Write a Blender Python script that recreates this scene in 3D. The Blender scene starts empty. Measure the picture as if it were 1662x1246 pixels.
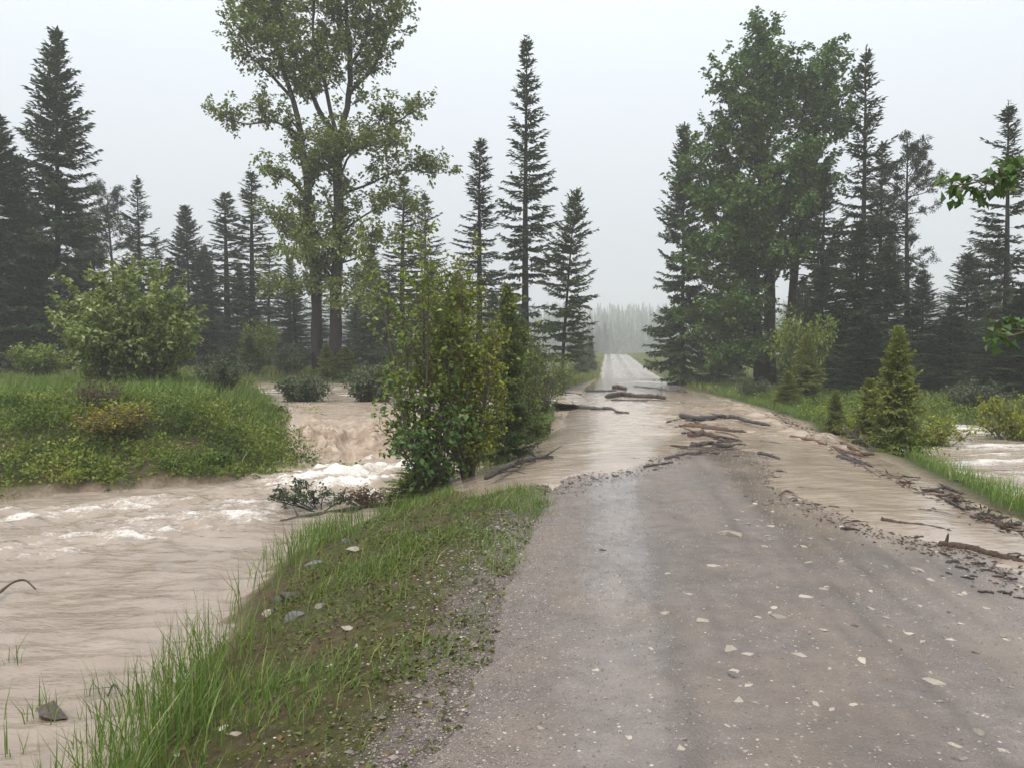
import bpy, math
import numpy as np
from mathutils import Vector

# ------------------------------------------------------------------ camera, world, sun, exposure
SC = bpy.context.scene
COL = SC.collection
W, HPX, F = 1662.0, 1246.0, 1250.0
EYE = 1.70
PITCH = math.atan((623.0 - 572.0) / F)
cam_d = bpy.data.cameras.new('camera'); cam = bpy.data.objects.new('camera', cam_d); COL.objects.link(cam)
cam.location = (0, 0, EYE); cam.rotation_euler = (math.pi / 2 - PITCH, 0, 0)
cam_d.sensor_width = 36.0; cam_d.lens = F / W * 36.0; cam_d.clip_start = 0.05; cam_d.clip_end = 3000
SC.camera = cam

SUN_EL, SUN_ROT = math.radians(55), math.radians(210)
world = bpy.data.worlds.new('World'); SC.world = world; world.use_nodes = True
wt = world.node_tree; wt.nodes.clear()
sky = wt.nodes.new('ShaderNodeTexSky'); sky.sky_type = 'NISHITA'; sky.sun_disc = False
sky.sun_elevation = SUN_EL; sky.sun_rotation = SUN_ROT; sky.air_density = 1.0; sky.dust_density = 4.0
hs = wt.nodes.new('ShaderNodeHueSaturation'); hs.inputs['Saturation'].default_value = 0.25
wmix = wt.nodes.new('ShaderNodeMixRGB'); wmix.inputs[0].default_value = 0.90
# overcast cloud cover: luminance (1 + 2 sin elevation) / 3 of the zenith's
wtc = wt.nodes.new('ShaderNodeTexCoord'); wsx = wt.nodes.new('ShaderNodeSeparateXYZ'); wt.links.new(wtc.outputs['Generated'], wsx.inputs[0])
wcl = wt.nodes.new('ShaderNodeMath'); wcl.operation = 'MAXIMUM'; wcl.inputs[1].default_value = 0.0; wt.links.new(wsx.outputs['Z'], wcl.inputs[0])
wma = wt.nodes.new('ShaderNodeMath'); wma.operation = 'MULTIPLY_ADD'; wma.inputs[1].default_value = 2 / 3; wma.inputs[2].default_value = 1 / 3; wt.links.new(wcl.outputs[0], wma.inputs[0])
wcm = wt.nodes.new('ShaderNodeMixRGB'); wcm.blend_type = 'MULTIPLY'; wcm.inputs[0].default_value = 1.0; wcm.inputs[1].default_value = (10.35, 11.05, 11.8, 1)
wt.links.new(wma.outputs[0], wcm.inputs[2]); wt.links.new(wcm.outputs[0], wmix.inputs[2])
wbg = wt.nodes.new('ShaderNodeBackground'); wbg.inputs['Strength'].default_value = 0.10
wout = wt.nodes.new('ShaderNodeOutputWorld')
wt.links.new(sky.outputs[0], hs.inputs['Color']); wt.links.new(hs.outputs[0], wmix.inputs[1])
wt.links.new(wmix.outputs[0], wbg.inputs['Color']); wt.links.new(wbg.outputs[0], wout.inputs['Surface'])
sun_d = bpy.data.lights.new('sun', 'SUN'); sun_d.energy = 1.5; sun_d.angle = math.radians(40); sun_d.color = (1, 0.945, 0.86)
sun = bpy.data.objects.new('sun', sun_d); COL.objects.link(sun)
sun.rotation_euler = (math.pi / 2 - SUN_EL, 0, math.radians(-30)); sun.location = (0, 0, 40)
vs = SC.view_settings
vs.view_transform = 'Standard'; vs.look = 'None'; vs.gamma = 1; vs.exposure = 0.76; vs.use_curve_mapping = False
cy = SC.cycles
cy.use_denoising = True; cy.max_bounces = 6; cy.diffuse_bounces = 3; cy.glossy_bounces = 3
cy.transmission_bounces = 3; cy.volume_bounces = 2; cy.transparent_max_bounces = 8
cy.sample_clamp_indirect = 6; cy.caustics_reflective = False; cy.caustics_refractive = False

# ------------------------------------------------------------------ numeric helpers
RNG = np.random.default_rng(7)
def ray(px, py):
    x = (px - W / 2) / F; y = -(py - HPX / 2) / F
    c, s = math.cos(PITCH), math.sin(PITCH)
    return np.array([x, c + y * s, -s + y * c])
def at(px, py, z=0.0):                       # where the sight line through a pixel meets height z
    r = ray(px, py); t = (z - EYE) / r[2]
    return np.array([r[0] * t, r[1] * t, z])
def atd(px, py, d):                          # the same at distance d ahead
    r = ray(px, py); t = d / r[1]
    return np.array([r[0] * t, d, EYE + r[2] * t])

_tab = np.random.default_rng(99).random((256, 256))
def vnoise(x, y):
    x = np.asarray(x, float); y = np.asarray(y, float)
    xi = np.floor(x).astype(int); yi = np.floor(y).astype(int)
    fx = x - xi; fy = y - yi
    fx = fx * fx * (3 - 2 * fx); fy = fy * fy * (3 - 2 * fy)
    a = _tab[xi & 255, yi & 255]; b = _tab[(xi + 1) & 255, yi & 255]
    c = _tab[xi & 255, (yi + 1) & 255]; d = _tab[(xi + 1) & 255, (yi + 1) & 255]
    return (a * (1 - fx) + b * fx) * (1 - fy) + (c * (1 - fx) + d * fx) * fy
def fbm(x, y, o=4, g=0.5):
    s = 0; a = 1; t = 0
    for i in range(o):
        s = s + a * vnoise(x * 2 ** i + 17.3 * i, y * 2 ** i - 9.1 * i); t += a; a *= g
    return s / t * 2 - 1
def sstep(a, b, x):
    t = np.clip((np.asarray(x, float) - a) / (b - a), 0, 1); return t * t * (3 - 2 * t)
def sdist(P, poly):                          # signed distance to polygon, negative inside
    P = np.asarray(P, float); poly = np.asarray(poly, float)
    d = np.full(len(P), 1e9); ins = np.zeros(len(P), bool)
    n = len(poly)
    for i in range(n):
        a = poly[i]; b = poly[(i + 1) % n]; e = b - a
        w = P - a; t = np.clip((w @ e) / (e @ e), 0, 1)
        d = np.minimum(d, np.hypot(w[:, 0] - t * e[0], w[:, 1] - t * e[1]))
        c = ((a[1] > P[:, 1]) != (b[1] > P[:, 1]))
        with np.errstate(divide='ignore', invalid='ignore'):
            xx = (b[0] - a[0]) * (P[:, 1] - a[1]) / (b[1] - a[1]) + a[0]
        ins ^= c & (P[:, 0] < xx)
    return np.where(ins, -d, d)
def ldist(P, line):                          # distance to open polyline
    P = np.asarray(P, float); line = np.asarray(line, float); d = np.full(len(P), 1e9)
    for i in range(len(line) - 1):
        a = line[i]; e = line[i + 1] - a; w = P - a
        t = np.clip((w @ e) / (e @ e), 0, 1)
        d = np.minimum(d, np.hypot(w[:, 0] - t * e[0], w[:, 1] - t * e[1]))
    return d
def nrm(v):
    v = np.asarray(v, float); return v / np.maximum(np.linalg.norm(v, axis=-1, keepdims=True), 1e-9)

# ------------------------------------------------------------------ mesh helpers
class MB:
    def __init__(s): s.v = []; s.q = []; s.t = []; s.n = 0; s.a = []
    def add(s, V, quads=None, tris=None, tint=0.5):
        V = np.asarray(V, float); s.v.append(V)
        if quads is not None and len(quads): s.q.append(np.asarray(quads, int) + s.n)
        if tris is not None and len(tris): s.t.append(np.asarray(tris, int) + s.n)
        s.a.append(np.broadcast_to(np.asarray(tint, float), (len(V),)))
        s.n += len(V)
    def tube(s, P, R, n=6, tint=0.5, cap=True, rough=0.0, seed=0):
        P = np.asarray(P, float); R = np.asarray(R, float); m = len(P)
        T = nrm(np.gradient(P, axis=0))
        ref = np.array([0, 0, 1.0]) if abs(T[:, 2]).mean() < 0.8 else np.array([1.0, 0, 0])
        A = nrm(np.cross(T, ref)); B = np.cross(T, A)
        th = np.arange(n) / n * 2 * np.pi
        RR = np.broadcast_to(R[:, None], (m, n)).copy()
        if rough:
            g = np.random.default_rng(seed); RR *= 1 + rough * (g.random((m, n)) - .5) * 2
        V = P[:, None, :] + RR[..., None] * (np.cos(th)[None, :, None] * A[:, None, :] + np.sin(th)[None, :, None] * B[:, None, :])
        i = np.arange(m - 1)[:, None] * n; j = np.arange(n)[None, :]; k = (j + 1) % n
        Q = np.stack([i + j, i + k, i + n + k, i + n + j], -1).reshape(-1, 4)
        V = V.reshape(-1, 3); tr = None
        if cap:
            V = np.vstack([V, P[:1], P[-1:]]); c0 = m * n; jj = np.arange(n); kk = (jj + 1) % n
            tr = np.vstack([np.stack([np.full(n, c0), kk, jj], -1), np.stack([np.full(n, c0 + 1), (m - 1) * n + jj, (m - 1) * n + kk], -1)])
        s.add(V, Q, tr, tint)
    def leaves(s, C, D, N, L, Wd, tint, fold=0.25):
        """C base, D direction, N rough normal; a folded rhombic leaf"""
        D = nrm(D); S = nrm(np.cross(D, N)); N = np.cross(S, D); n = len(C)
        L = np.broadcast_to(L, (n,))[:, None]; Wd = np.broadcast_to(Wd, (n,))[:, None]
        V = np.stack([C, C + D * L * .45 + S * Wd * .5 + N * Wd * fold, C + D * L - N * L * .08, C + D * L * .45 - S * Wd * .5 + N * Wd * fold], 1).reshape(-1, 3)
        b = np.arange(n)[:, None] * 4
        T = np.concatenate([b + [0, 1, 2], b + [0, 2, 3]], 0)
        s.add(V, None, T, np.repeat(np.broadcast_to(tint, (n,)), 4))
    def blades(s, C, L, Wd, lean, az, tint, bend=0.5):
        """grass blades: three-segment tapering bent strips"""
        n = len(C); H = np.stack([np.cos(az), np.sin(az), np.zeros(n)], 1)
        S = np.stack([-np.sin(az + .6), np.cos(az + .6), np.zeros(n)], 1); U = np.array([0, 0, 1.0])
        L = L[:, None]; lean = lean[:, None]; Wd = np.broadcast_to(Wd, (n,))[:, None]
        def p(t): return C + U * L * t * (1 - .25 * bend * t * lean * 2) + H * L * lean * (t ** 2 * bend * 1.6 + t * .25)
        p0, p1, p2 = C, p(.45), p(1.0)
        V = np.stack([p0 - S * Wd * .4, p0 + S * Wd * .4, p1 + S * Wd * .5, p1 - S * Wd * .5, p2], 1).reshape(-1, 3)
        b = np.arange(n)[:, None] * 5
        s.add(V, b + [0, 1, 2, 3], b + [3, 2, 4], np.repeat(tint, 5))
    def build(s, name, mat, parent=None, smooth=False):
        V = np.vstack(s.v); Q = np.vstack(s.q) if s.q else np.zeros((0, 4), int); T = np.vstack(s.t) if s.t else np.zeros((0, 3), int)
        return mesh_obj(name, V, Q, T, mat, parent, smooth, {'tint': np.concatenate(s.a)})
def mesh_data(name, V, Q, T, mat, smooth=False, attrs=None):
    me = bpy.data.meshes.new(name)
    nq, nt = len(Q), len(T); me.vertices.add(len(V)); me.vertices.foreach_set('co', np.ascontiguousarray(V, dtype=np.float32).ravel())
    loops = np.concatenate([np.asarray(Q).ravel(), np.asarray(T).ravel()]).astype(np.int32)
    me.loops.add(len(loops)); me.loops.foreach_set('vertex_index', loops)
    me.polygons.add(nq + nt)
    st = np.concatenate([np.arange(nq) * 4, nq * 4 + np.arange(nt) * 3]).astype(np.int32)
    me.polygons.foreach_set('loop_start', st)
    me.polygons.foreach_set('use_smooth', np.full(nq + nt, smooth))
    for k, a in (attrs or {}).items():
        at_ = me.attributes.new(k, 'FLOAT', 'POINT'); at_.data.foreach_set('value', np.ascontiguousarray(a, dtype=np.float32))
    me.update(calc_edges=True); me.validate()
    if mat: me.materials.append(mat)
    return me
def mesh_obj(name, V, Q, T, mat, parent=None, smooth=False, attrs=None):
    o = bpy.data.objects.new(name, mesh_data(name, V, Q, T, mat, smooth, attrs)); COL.objects.link(o); o.parent = parent
    return o
def grid_obj(name, X, Y, Z, mat, attrs=None, keep=None, parent=None):
    ny, nx = X.shape; V = np.stack([X, Y, Z], -1).reshape(-1, 3)
    i = np.arange(ny - 1)[:, None] * nx + np.arange(nx - 1)[None, :]
    Q = np.stack([i, i + 1, i + nx + 1, i + nx], -1).reshape(-1, 4)
    if keep is not None:
        k = keep.ravel(); Q = Q[k[Q].any(1)]
        used = np.zeros(len(V), bool); used[Q.ravel()] = True; idx = np.cumsum(used) - 1
        V = V[used]; Q = idx[Q]; attrs = {n: a.ravel()[used] for n, a in (attrs or {}).items()}
    return mesh_obj(name, V, Q, np.zeros((0, 3), int), mat, parent, True, {n: np.asarray(a).ravel() for n, a in (attrs or {}).items()})
def empty(name, loc, rz=0):
    o = bpy.data.objects.new(name, None); COL.objects.link(o); o.location = loc; o.rotation_euler = (0, 0, rz); o.empty_display_size = .2
    return o
def tag(o, label=None, cat=None, group=None, kind=None):
    if label: o['label'] = label
    if cat: o['category'] = cat
    if group: o['group'] = group
    if kind: o['kind'] = kind
    return o

# ------------------------------------------------------------------ materials
def new_mat(name):
    m = bpy.data.materials.new(name); m.use_nodes = True; t = m.node_tree; t.nodes.clear()
    o = t.nodes.new('ShaderNodeOutputMaterial'); b = t.nodes.new('ShaderNodeBsdfPrincipled'); t.links.new(b.outputs[0], o.inputs['Surface'])
    return m, t, b, o
class NT:
    def __init__(s, t): s.t = t
    def n(s, typ, **kw):
        x = s.t.nodes.new(typ)
        for k, v in kw.items(): setattr(x, k, v)
        return x
    def l(s, a, b): s.t.links.new(a, b)
    def pos(s, sc=(1, 1, 1)):
        g = s.n('ShaderNodeNewGeometry'); m = s.n('ShaderNodeMapping'); s.l(g.outputs['Position'], m.inputs['Vector']); m.inputs['Scale'].default_value = sc
        return m.outputs[0]
    def obj(s, sc=(1, 1, 1)):
        g = s.n('ShaderNodeTexCoord'); m = s.n('ShaderNodeMapping'); s.l(g.outputs['Object'], m.inputs['Vector']); m.inputs['Scale'].default_value = sc
        return m.outputs[0]
    def noise(s, vec, scale, detail=4, rough=.55):
        x = s.n('ShaderNodeTexNoise'); s.l(vec, x.inputs['Vector']); x.inputs['Scale'].default_value = scale
        x.inputs['Detail'].default_value = detail; x.inputs['Roughness'].default_value = rough
        return x.outputs['Fac']
    def vor(s, vec, scale, feature='F1'):
        x = s.n('ShaderNodeTexVoronoi', feature=feature); s.l(vec, x.inputs['Vector']); x.inputs['Scale'].default_value = scale
        return x
    def ramp(s, fac, stops):
        r = s.n('ShaderNodeValToRGB'); s.l(fac, r.inputs[0]); e = r.color_ramp.elements
        while len(e) < len(stops): e.new(0.5)
        for i, (p, c) in enumerate(stops):
            e[i].position = p; e[i].color = (*c, 1) if not np.isscalar(c) else (c, c, c, 1)
        return r.outputs[0]
    def mix(s, fac, a, b, blend='MIX'):
        m = s.n('ShaderNodeMixRGB', blend_type=blend)
        for sock, v in ((m.inputs[0], fac), (m.inputs[1], a), (m.inputs[2], b)):
            if hasattr(v, 'links') or hasattr(v, 'is_linked'): s.l(v, sock)
            elif np.isscalar(v): sock.default_value = v
            else: sock.default_value = (*v, 1)
        return m.outputs[0]
    def math(s, op, a, b=0.0):
        m = s.n('ShaderNodeMath', operation=op)
        for sock, v in ((m.inputs[0], a), (m.inputs[1], b)):
            if np.isscalar(v): sock.default_value = v
            else: s.l(v, sock)
        return m.outputs[0]
    def attr(s, name):
        a = s.n('ShaderNodeAttribute', attribute_name=name); return a.outputs['Fac']
    def bump(s, h, strength, dist, normal=None):
        b = s.n('ShaderNodeBump'); s.l(h, b.inputs['Height']); b.inputs['Strength'].default_value = strength; b.inputs['Distance'].default_value = dist
        if normal is not None: s.l(normal, b.inputs['Normal'])
        return b.outputs[0]
def leaf_mat(name, c0, c1, trans=0.3, rough=0.5, c2=None, rnd=0.25):
    m, t, b, o = new_mat(name); N = NT(t)
    stops = [(0, c0), (1, c1)] if c2 is None else [(0, c0), (.8, c1), (1, c2)]
    col = N.ramp(N.attr('tint'), stops)
    oi = N.n('ShaderNodeObjectInfo')
    v = N.math('MULTIPLY_ADD', oi.outputs['Random'], rnd); t.nodes[-1].inputs[2].default_value = 1 - rnd / 2
    hsv = N.n('ShaderNodeHueSaturation'); N.l(col, hsv.inputs['Color']); N.l(v, hsv.inputs['Value'])
    big = N.noise(N.pos(), .9, 2)
    hue = N.math('MULTIPLY_ADD', big, .05); t.nodes[-1].inputs[2].default_value = .475
    N.l(hue, hsv.inputs['Hue'])
    col = hsv.outputs[0]
    N.l(col, b.inputs['Base Color']); b.inputs['Roughness'].default_value = rough; b.inputs['Specular IOR Level'].default_value = .35
    if trans:
        tr = N.n('ShaderNodeBsdfTranslucent'); N.l(N.mix(1.0, col, (1.0, 1.0, .55), 'MULTIPLY'), tr.inputs['Color'])
        mx = N.n('ShaderNodeMixShader'); mx.inputs[0].default_value = trans
        N.l(b.outputs[0], mx.inputs[1]); N.l(tr.outputs[0], mx.inputs[2]); N.l(mx.outputs[0], o.inputs['Surface'])
    return m
def bark_mat(name, c0, c1, scale=(6, 6, 1.2), rough=.8, bump=.6):
    m, t, b, o = new_mat(name); N = NT(t); p = N.obj(scale)
    n = N.noise(p, 3, 6, .65); N.l(N.ramp(n, [(.3, c0), (.7, c1)]), b.inputs['Base Color'])
    b.inputs['Roughness'].default_value = rough; N.l(N.bump(n, bump, .05), b.inputs['Normal'])
    return m
M = {}
M['spruce'] = leaf_mat('spruce_needles', (.024, .046, .016), (.068, .112, .038), .16, .6, rnd=.4)
M['spruce_young'] = leaf_mat('young_spruce_needles', (.060, .090, .018), (.17, .20, .040), .22, .6, (.27, .29, .06))
M['pine'] = leaf_mat('pine_needles', (.030, .046, .024), (.065, .085, .042), .15, .6)
M['cotton'] = leaf_mat('cottonwood_leaves', (.092, .130, .022), (.225, .275, .058), .32, .4, (.40, .43, .22))
M['pale'] = leaf_mat('pale_poplar_leaves', (.12, .165, .040), (.29, .35, .110), .32, .38, (.50, .52, .36))
M['cotton_dark'] = leaf_mat('dark_cottonwood_leaves', (.038, .088, .013), (.130, .215, .042), .29, .42, (.24, .32, .09))
M['sapling'] = leaf_mat('poplar_sapling_leaves', (.095, .15, .018), (.225, .295, .048), .34, .38, (.40, .45, .18))
M['yellowgreen'] = leaf_mat('yellow_green_leaves', (.15, .185, .015), (.33, .36, .050), .36, .45)
M['youngd'] = leaf_mat('mid_green_needles', (.042, .072, .022), (.115, .160, .050), .2, .6, (.17, .21, .07))
M['willow'] = leaf_mat('willow_leaves', (.045, .070, .032), (.10, .135, .065), .2, .5, (.18, .21, .13))
M['poplar_dark'] = leaf_mat('glossy_poplar_leaves', (.034, .080, .014), (.10, .175, .034), .28, .3, (.20, .28, .09))
M['forb'] = leaf_mat('forb_leaves', (.050, .088, .010), (.195, .255, .036), .3, .5, (.34, .34, .08))
M['yellowbush'] = leaf_mat('yellow_shrub_leaves', (.15, .12, .015), (.33, .28, .035), .25, .5)
M['redbush'] = leaf_mat('russet_twigs', (.06, .035, .018), (.16, .085, .035), .1, .6)
M['grass'] = leaf_mat('grass_blades', (.075, .13, .022), (.17, .25, .055), .35, .4, (.33, .32, .13))
M['meadow'] = leaf_mat('meadow_grass', (.11, .145, .028), (.21, .25, .060), .3, .55, (.33, .31, .11))
M['moss'] = leaf_mat('low_weeds', (.065, .075, .018), (.15, .17, .038), .25, .6, (.20, .13, .05))
M['bark'] = bark_mat('dark_wet_bark', (.008, .007, .006), (.032, .026, .022))
M['bark_cotton'] = bark_mat('cottonwood_bark', (.009, .007, .006), (.040, .031, .026), (5, 5, .8))
M['twig'] = bark_mat('twig_bark', (.05, .038, .028), (.12, .095, .07))
M['wood_dark'] = bark_mat('wet_dark_driftwood', (.016, .012, .011), (.075, .060, .055), (14, 14, 14), .38, .7)
M['wood_grey'] = bark_mat('grey_driftwood', (.022, .019, .019), (.095, .082, .078), (12, 12, 12), .42, .6)
M['wood_orange'] = bark_mat('fresh_split_wood', (.055, .026, .012), (.20, .10, .042), (14, 14, 14), .45, .6)
M['wood_brown'] = bark_mat('brown_soaked_wood', (.035, .020, .014), (.13, .075, .05), (16, 16, 16), .5, .8)
def rock_mat(name, c0, c1):
    m, t, b, o = new_mat(name); N = NT(t); p = N.obj()
    oi = N.n('ShaderNodeObjectInfo')
    n = N.noise(p, 9, 6, .6); col = N.ramp(n, [(.3, c0), (.75, c1)])
    hsv = N.n('ShaderNodeHueSaturation'); N.l(col, hsv.inputs['Color'])
    N.l(N.math('MULTIPLY_ADD', oi.outputs['Random'], .7), hsv.inputs['Value']); 
    [x for x in t.nodes if x.type == 'MATH'][-1].inputs[2].default_value = .55
    N.l(hsv.outputs[0], b.inputs['Base Color']); b.inputs['Roughness'].default_value = .45
    N.l(N.bump(N.noise(p, 25, 5), .5, .02), b.inputs['Normal'])
    return m
M['rock_pale'] = rock_mat('pale_limestone', (.31, .265, .21), (.60, .52, .42))
M['rock_grey'] = rock_mat('wet_grey_rock', (.10, .10, .095), (.24, .225, .21))
M['rock_mud'] = rock_mat('muddy_rock', (.045, .032, .024), (.14, .10, .075))

# ground
def ground_mat():
    m, t, b, o = new_mat('bank_soil'); N = NT(t); p = N.pos()
    n1 = N.noise(p, 2.2, 6, .6); n2 = N.noise(p, 14, 5, .65)
    soil = N.ramp(n2, [(.3, (.050, .028, .016)), (.55, (.118, .072, .042)), (.8, (.19, .13, .085))])
    moss = N.ramp(n2, [(.3, (.040, .042, .010)), (.7, (.115, .118, .026))])
    c = N.mix(N.ramp(n1, [(.36, 0.), (.58, .85)]), soil, moss)
    v = N.vor(p, 55); gsel = N.ramp(N.math('ADD', v.outputs['Distance'], N.math('MULTIPLY', N.noise(p, 1.7, 3), .6)), [(.42, 1.), (.55, 0.)])
    grav = N.mix(.5, N.ramp(v.outputs['Color'], [(0., (.06, .05, .05)), (.6, (.20, .165, .15)), (1., (.42, .38, .34))]), (.18, .15, .14))
    c = N.mix(N.math('MULTIPLY', gsel, N.attr('gravel')), c, grav)
    rl = N.ramp(N.math('ADD', N.attr('gravel'), N.math('MULTIPLY', N.math('SUBTRACT', N.noise(p, 3.5, 4), .5), 1.2)), [(.55, 0.), (.95, .9)])
    c = N.mix(rl, c, N.ramp(v.outputs['Color'], [(0., (.13, .103, .092)), (.5, (.215, .172, .15)), (.85, (.27, .22, .19)), (1., (.42, .37, .33))]))
    green = N.ramp(n2, [(.3, (.028, .042, .012)), (.7, (.085, .11, .028))])
    c = N.mix(N.attr('grass'), c, green)
    sand = N.ramp(n2, [(.3, (.26, .19, .135)), (.7, (.42, .33, .25))])
    c = N.mix(N.attr('mud'), c, sand)
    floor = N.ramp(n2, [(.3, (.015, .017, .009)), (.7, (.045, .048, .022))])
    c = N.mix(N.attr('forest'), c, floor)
    N.l(c, b.inputs['Base Color'])
    N.l(N.ramp(N.noise(p, 5, 3), [(.35, .45), (.65, .8)]), b.inputs['Roughness'])
    nb = N.bump(N.noise(p, 22, 6, .75), 1., .05); nb = N.bump(v.outputs['Distance'], .5, .018, nb); N.l(nb, b.inputs['Normal']); b.inputs['Specular IOR Level'].default_value = .22
    return m
M['ground'] = ground_mat()
def road_mat():
    m, t, b, o = new_mat('wet_gravel_road'); N = NT(t); p = N.pos()
    fine = N.vor(p, 95); mid = N.vor(p, 34); n1 = N.noise(p, 1.1, 5, .6); n2 = N.noise(p, 6, 5, .65); n3 = N.noise(p, 60, 4, .7)
    matrix = N.ramp(n2, [(.25, (.118, .094, .079)), (.5, (.170, .139, .117)), (.75, (.235, .193, .160))])
    matrix = N.mix(N.ramp(n3, [(.35, 0.), (.7, .55)]), matrix, (.085, .068, .063))
    warm = N.mix(N.ramp(n1, [(.45, 0.), (.68, .55)]), matrix, (.235, .172, .122))
    peb = N.ramp(fine.outputs['Color'], [(.0, (.05, .042, .039)), (.45, (.165, .137, .120)), (.8, (.27, .225, .205)), (1., (.50, .45, .40))])
    pf = N.math('MULTIPLY', N.ramp(fine.outputs['Distance'], [(.25, 1.), (.55, 0.)]), N.math('MULTIPLY_ADD', N.attr('coarse'), .55)); 
    [x for x in t.nodes if x.type == 'MATH' and x.operation == 'MULTIPLY_ADD'][-1].inputs[2].default_value = .30
    c = N.mix(pf, warm, peb)
    sep = N.n('ShaderNodeSeparateColor'); N.l(mid.outputs['Color'], sep.inputs[0])
    sel = N.math('MULTIPLY', N.ramp(sep.outputs[0], [(.90, 0.), (.92, 1.)]), N.ramp(N.math('ADD', mid.outputs['Distance'], N.math('MULTIPLY', n3, .35)), [(.42, 1.), (.50, 0.)]))
    c = N.mix(N.math('MULTIPLY', sel, .75), c, N.ramp(sep.outputs[1], [(0., (.30, .26, .22)), (1., (.55, .50, .44))]))
    c = N.mix(N.math('MULTIPLY', N.attr('streak'), .7), c, (.080, .064, .055))
    c = N.mix(N.attr('mud'), c, (.31, .245, .19))
    N.l(c, b.inputs['Base Color'])
    wet = N.math('ADD', N.attr('wet'), N.math('MULTIPLY', N.math('SUBTRACT', n2, .5), .55))
    N.l(N.ramp(wet, [(.0, .62), (.5, .34), (1., .10)]), b.inputs['Roughness'])
    b.inputs['Specular IOR Level'].default_value = .5
    hgt = N.math('ADD', N.math('MULTIPLY', fine.outputs['Distance'], -.6), N.math('MULTIPLY', n3, .5))
    bn = N.n('ShaderNodeBump'); N.l(hgt, bn.inputs['Height']); bn.inputs['Distance'].default_value = .012
    N.l(N.ramp(wet, [(.2, .75), (.9, .12)]), bn.inputs['Strength'])
    N.l(bn.outputs[0], b.inputs['Normal'])
    return m
M['road'] = road_mat()
def water_mat():
    m, t, b, o = new_mat('muddy_flood_water'); N = NT(t); p = N.pos()
    n1 = N.noise(p, 1.4, 5, .6); n2 = N.noise(N.pos((1.3, 3.2, 1.5)), 2.0, 4, .55); n3 = N.noise(p, 22, 4, .7)
    tan = N.ramp(n1, [(.3, (.235, .185, .145)), (.7, (.325, .262, .210))])
    tan = N.mix(N.attr('sandy'), tan, N.ramp(n1, [(.3, (.315, .245, .180)), (.7, (.435, .350, .268))]))
    brown = N.ramp(n2, [(.3, (.19, .120, .072)), (.5, (.32, .235, .165)), (.75, (.54, .45, .36))])
    c = N.mix(N.attr('churn'), tan, brown)
    fm = N.math('ADD', N.attr('foam'), N.math('MULTIPLY', N.math('SUBTRACT', n3, .5), 1.1)); fm = N.math('ADD', fm, N.math('MULTIPLY', N.math('SUBTRACT', N.noise(N.pos((1, 2.2, 1)), 4.5, 5, .7), .5), 1.1))
    fm = N.ramp(fm, [(.34, 0.), (.85, 1.)])
    c = N.mix(fm, c, (.72, .67, .62))
    N.l(c, b.inputs['Base Color'])
    N.l(N.mix(fm, (.05, .05, .05), (.5, .5, .5)), b.inputs['Roughness'])
    b.inputs['Specular IOR Level'].default_value = .5; b.inputs['IOR'].default_value = 1.33
    rough_ = N.math('SUBTRACT', 1.0, N.attr('calm')); nb = N.bump(N.math('MULTIPLY', n2, rough_), .55, .09); nb = N.bump(N.math('MULTIPLY', n3, rough_), .05, .01, nb); N.l(nb, b.inputs['Normal'])
    return m
M['water'] = water_mat()

# ------------------------------------------------------------------ the lie of the land
def cx(y): return 1.75 + 0.125 * np.asarray(y, float)
_ys = np.linspace(-60, 700, 3041)
_zr = np.interp(_ys, [-60, 11, 30, 57, 75, 120, 160, 181, 205, 300, 700], [0, 0, -.10, -.25, -.18, .52, 1.14, 1.30, 1.1, -2.0, -2.0])
_k = np.hanning(61); _k /= _k.sum(); _zr = np.convolve(np.pad(_zr, 30, mode='edge'), _k, 'valid')
def zr(y): return np.interp(y, _ys, _zr)
CREEK_Z, POOL_Z, DITCH_Z = -0.70, 0.22, -0.28
CREEK = [(-1.7, -6), (-1.9, 0), (-2.0, 2.5), (-2.25, 4.45), (-2.5, 7), (-2.58, 9.0), (-2.3, 10.3), (-1.75, 11.6), (-1.3, 13), (-1.1, 15.6),
         (-4.3, 15.8), (-4.6, 15.0), (-6, 13.8), (-8.4, 12.6), (-14, 11.5), (-40, 9.5), (-40, -6)]
POOL = [(-6.4, 22.2), (-1.7, 22.2), (-.5, 24), (1.6, 26), (2.0, 33), (-2, 35.5), (-8, 36), (-13, 34.5), (-13.5, 31.5), (-9.5, 28), (-7.6, 25)]
CASC = [(-6.7, 22.9), (-1.5, 22.9), (-.9, 15.4), (-4.2, 15.4)]
DITCH = [(6.2, 7), (7.1, 10.5), (7.5, 13), (7.2, 16), (7.6, 18.5), (11, 20.5), (20, 21), (20, 7)]
nb_px = [(770, 800), (880, 776), (960, 762), (1060, 748), (1112, 722), (1180, 714), (1235, 738), (1262, 785), (1330, 830), (1450, 868), (1560, 880), (1700, 930)]
FLOOD = [tuple(at(a, b)[:2]) for a, b in nb_px] + [(3.7, 3.5), (3.9, 1), (5.0, 1), (5.25, 8.2), (6.3, 12.5), (6.8, 14.5), (7.6, 20), (8.3, 26), (9.0, 40), (10.6, 52), (11.3, 57), (6.3, 57.5),
         (4.6, 48), (3.0, 40), (2.0, 33), (1.5, 27), (1.1, 20), (.55, 16), (-.1, 13.2), (-.9, 12.2)]
LOBAR = [tuple(at(a, b, -.15)[:2]) for a, b in [(1010, 621), (1035, 618), (1095, 620), (1118, 630), (1085, 630), (1050, 626)]]
def casc_st(P):
    s = np.clip((22.9 - P[:, 1]) / 7.5, 0, 1); return s
def casc_z(s):
    return CREEK_Z + (POOL_Z - CREEK_Z) * (1 - sstep(.12, .86, s))
def hill(x, y):
    r = np.hypot(x, y * .95)
    return 30 * sstep(260, 640, r + 30 * fbm(x * .008, y * .008, 3))
def flood_sd(P): return sdist(P, FLOOD)
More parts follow.
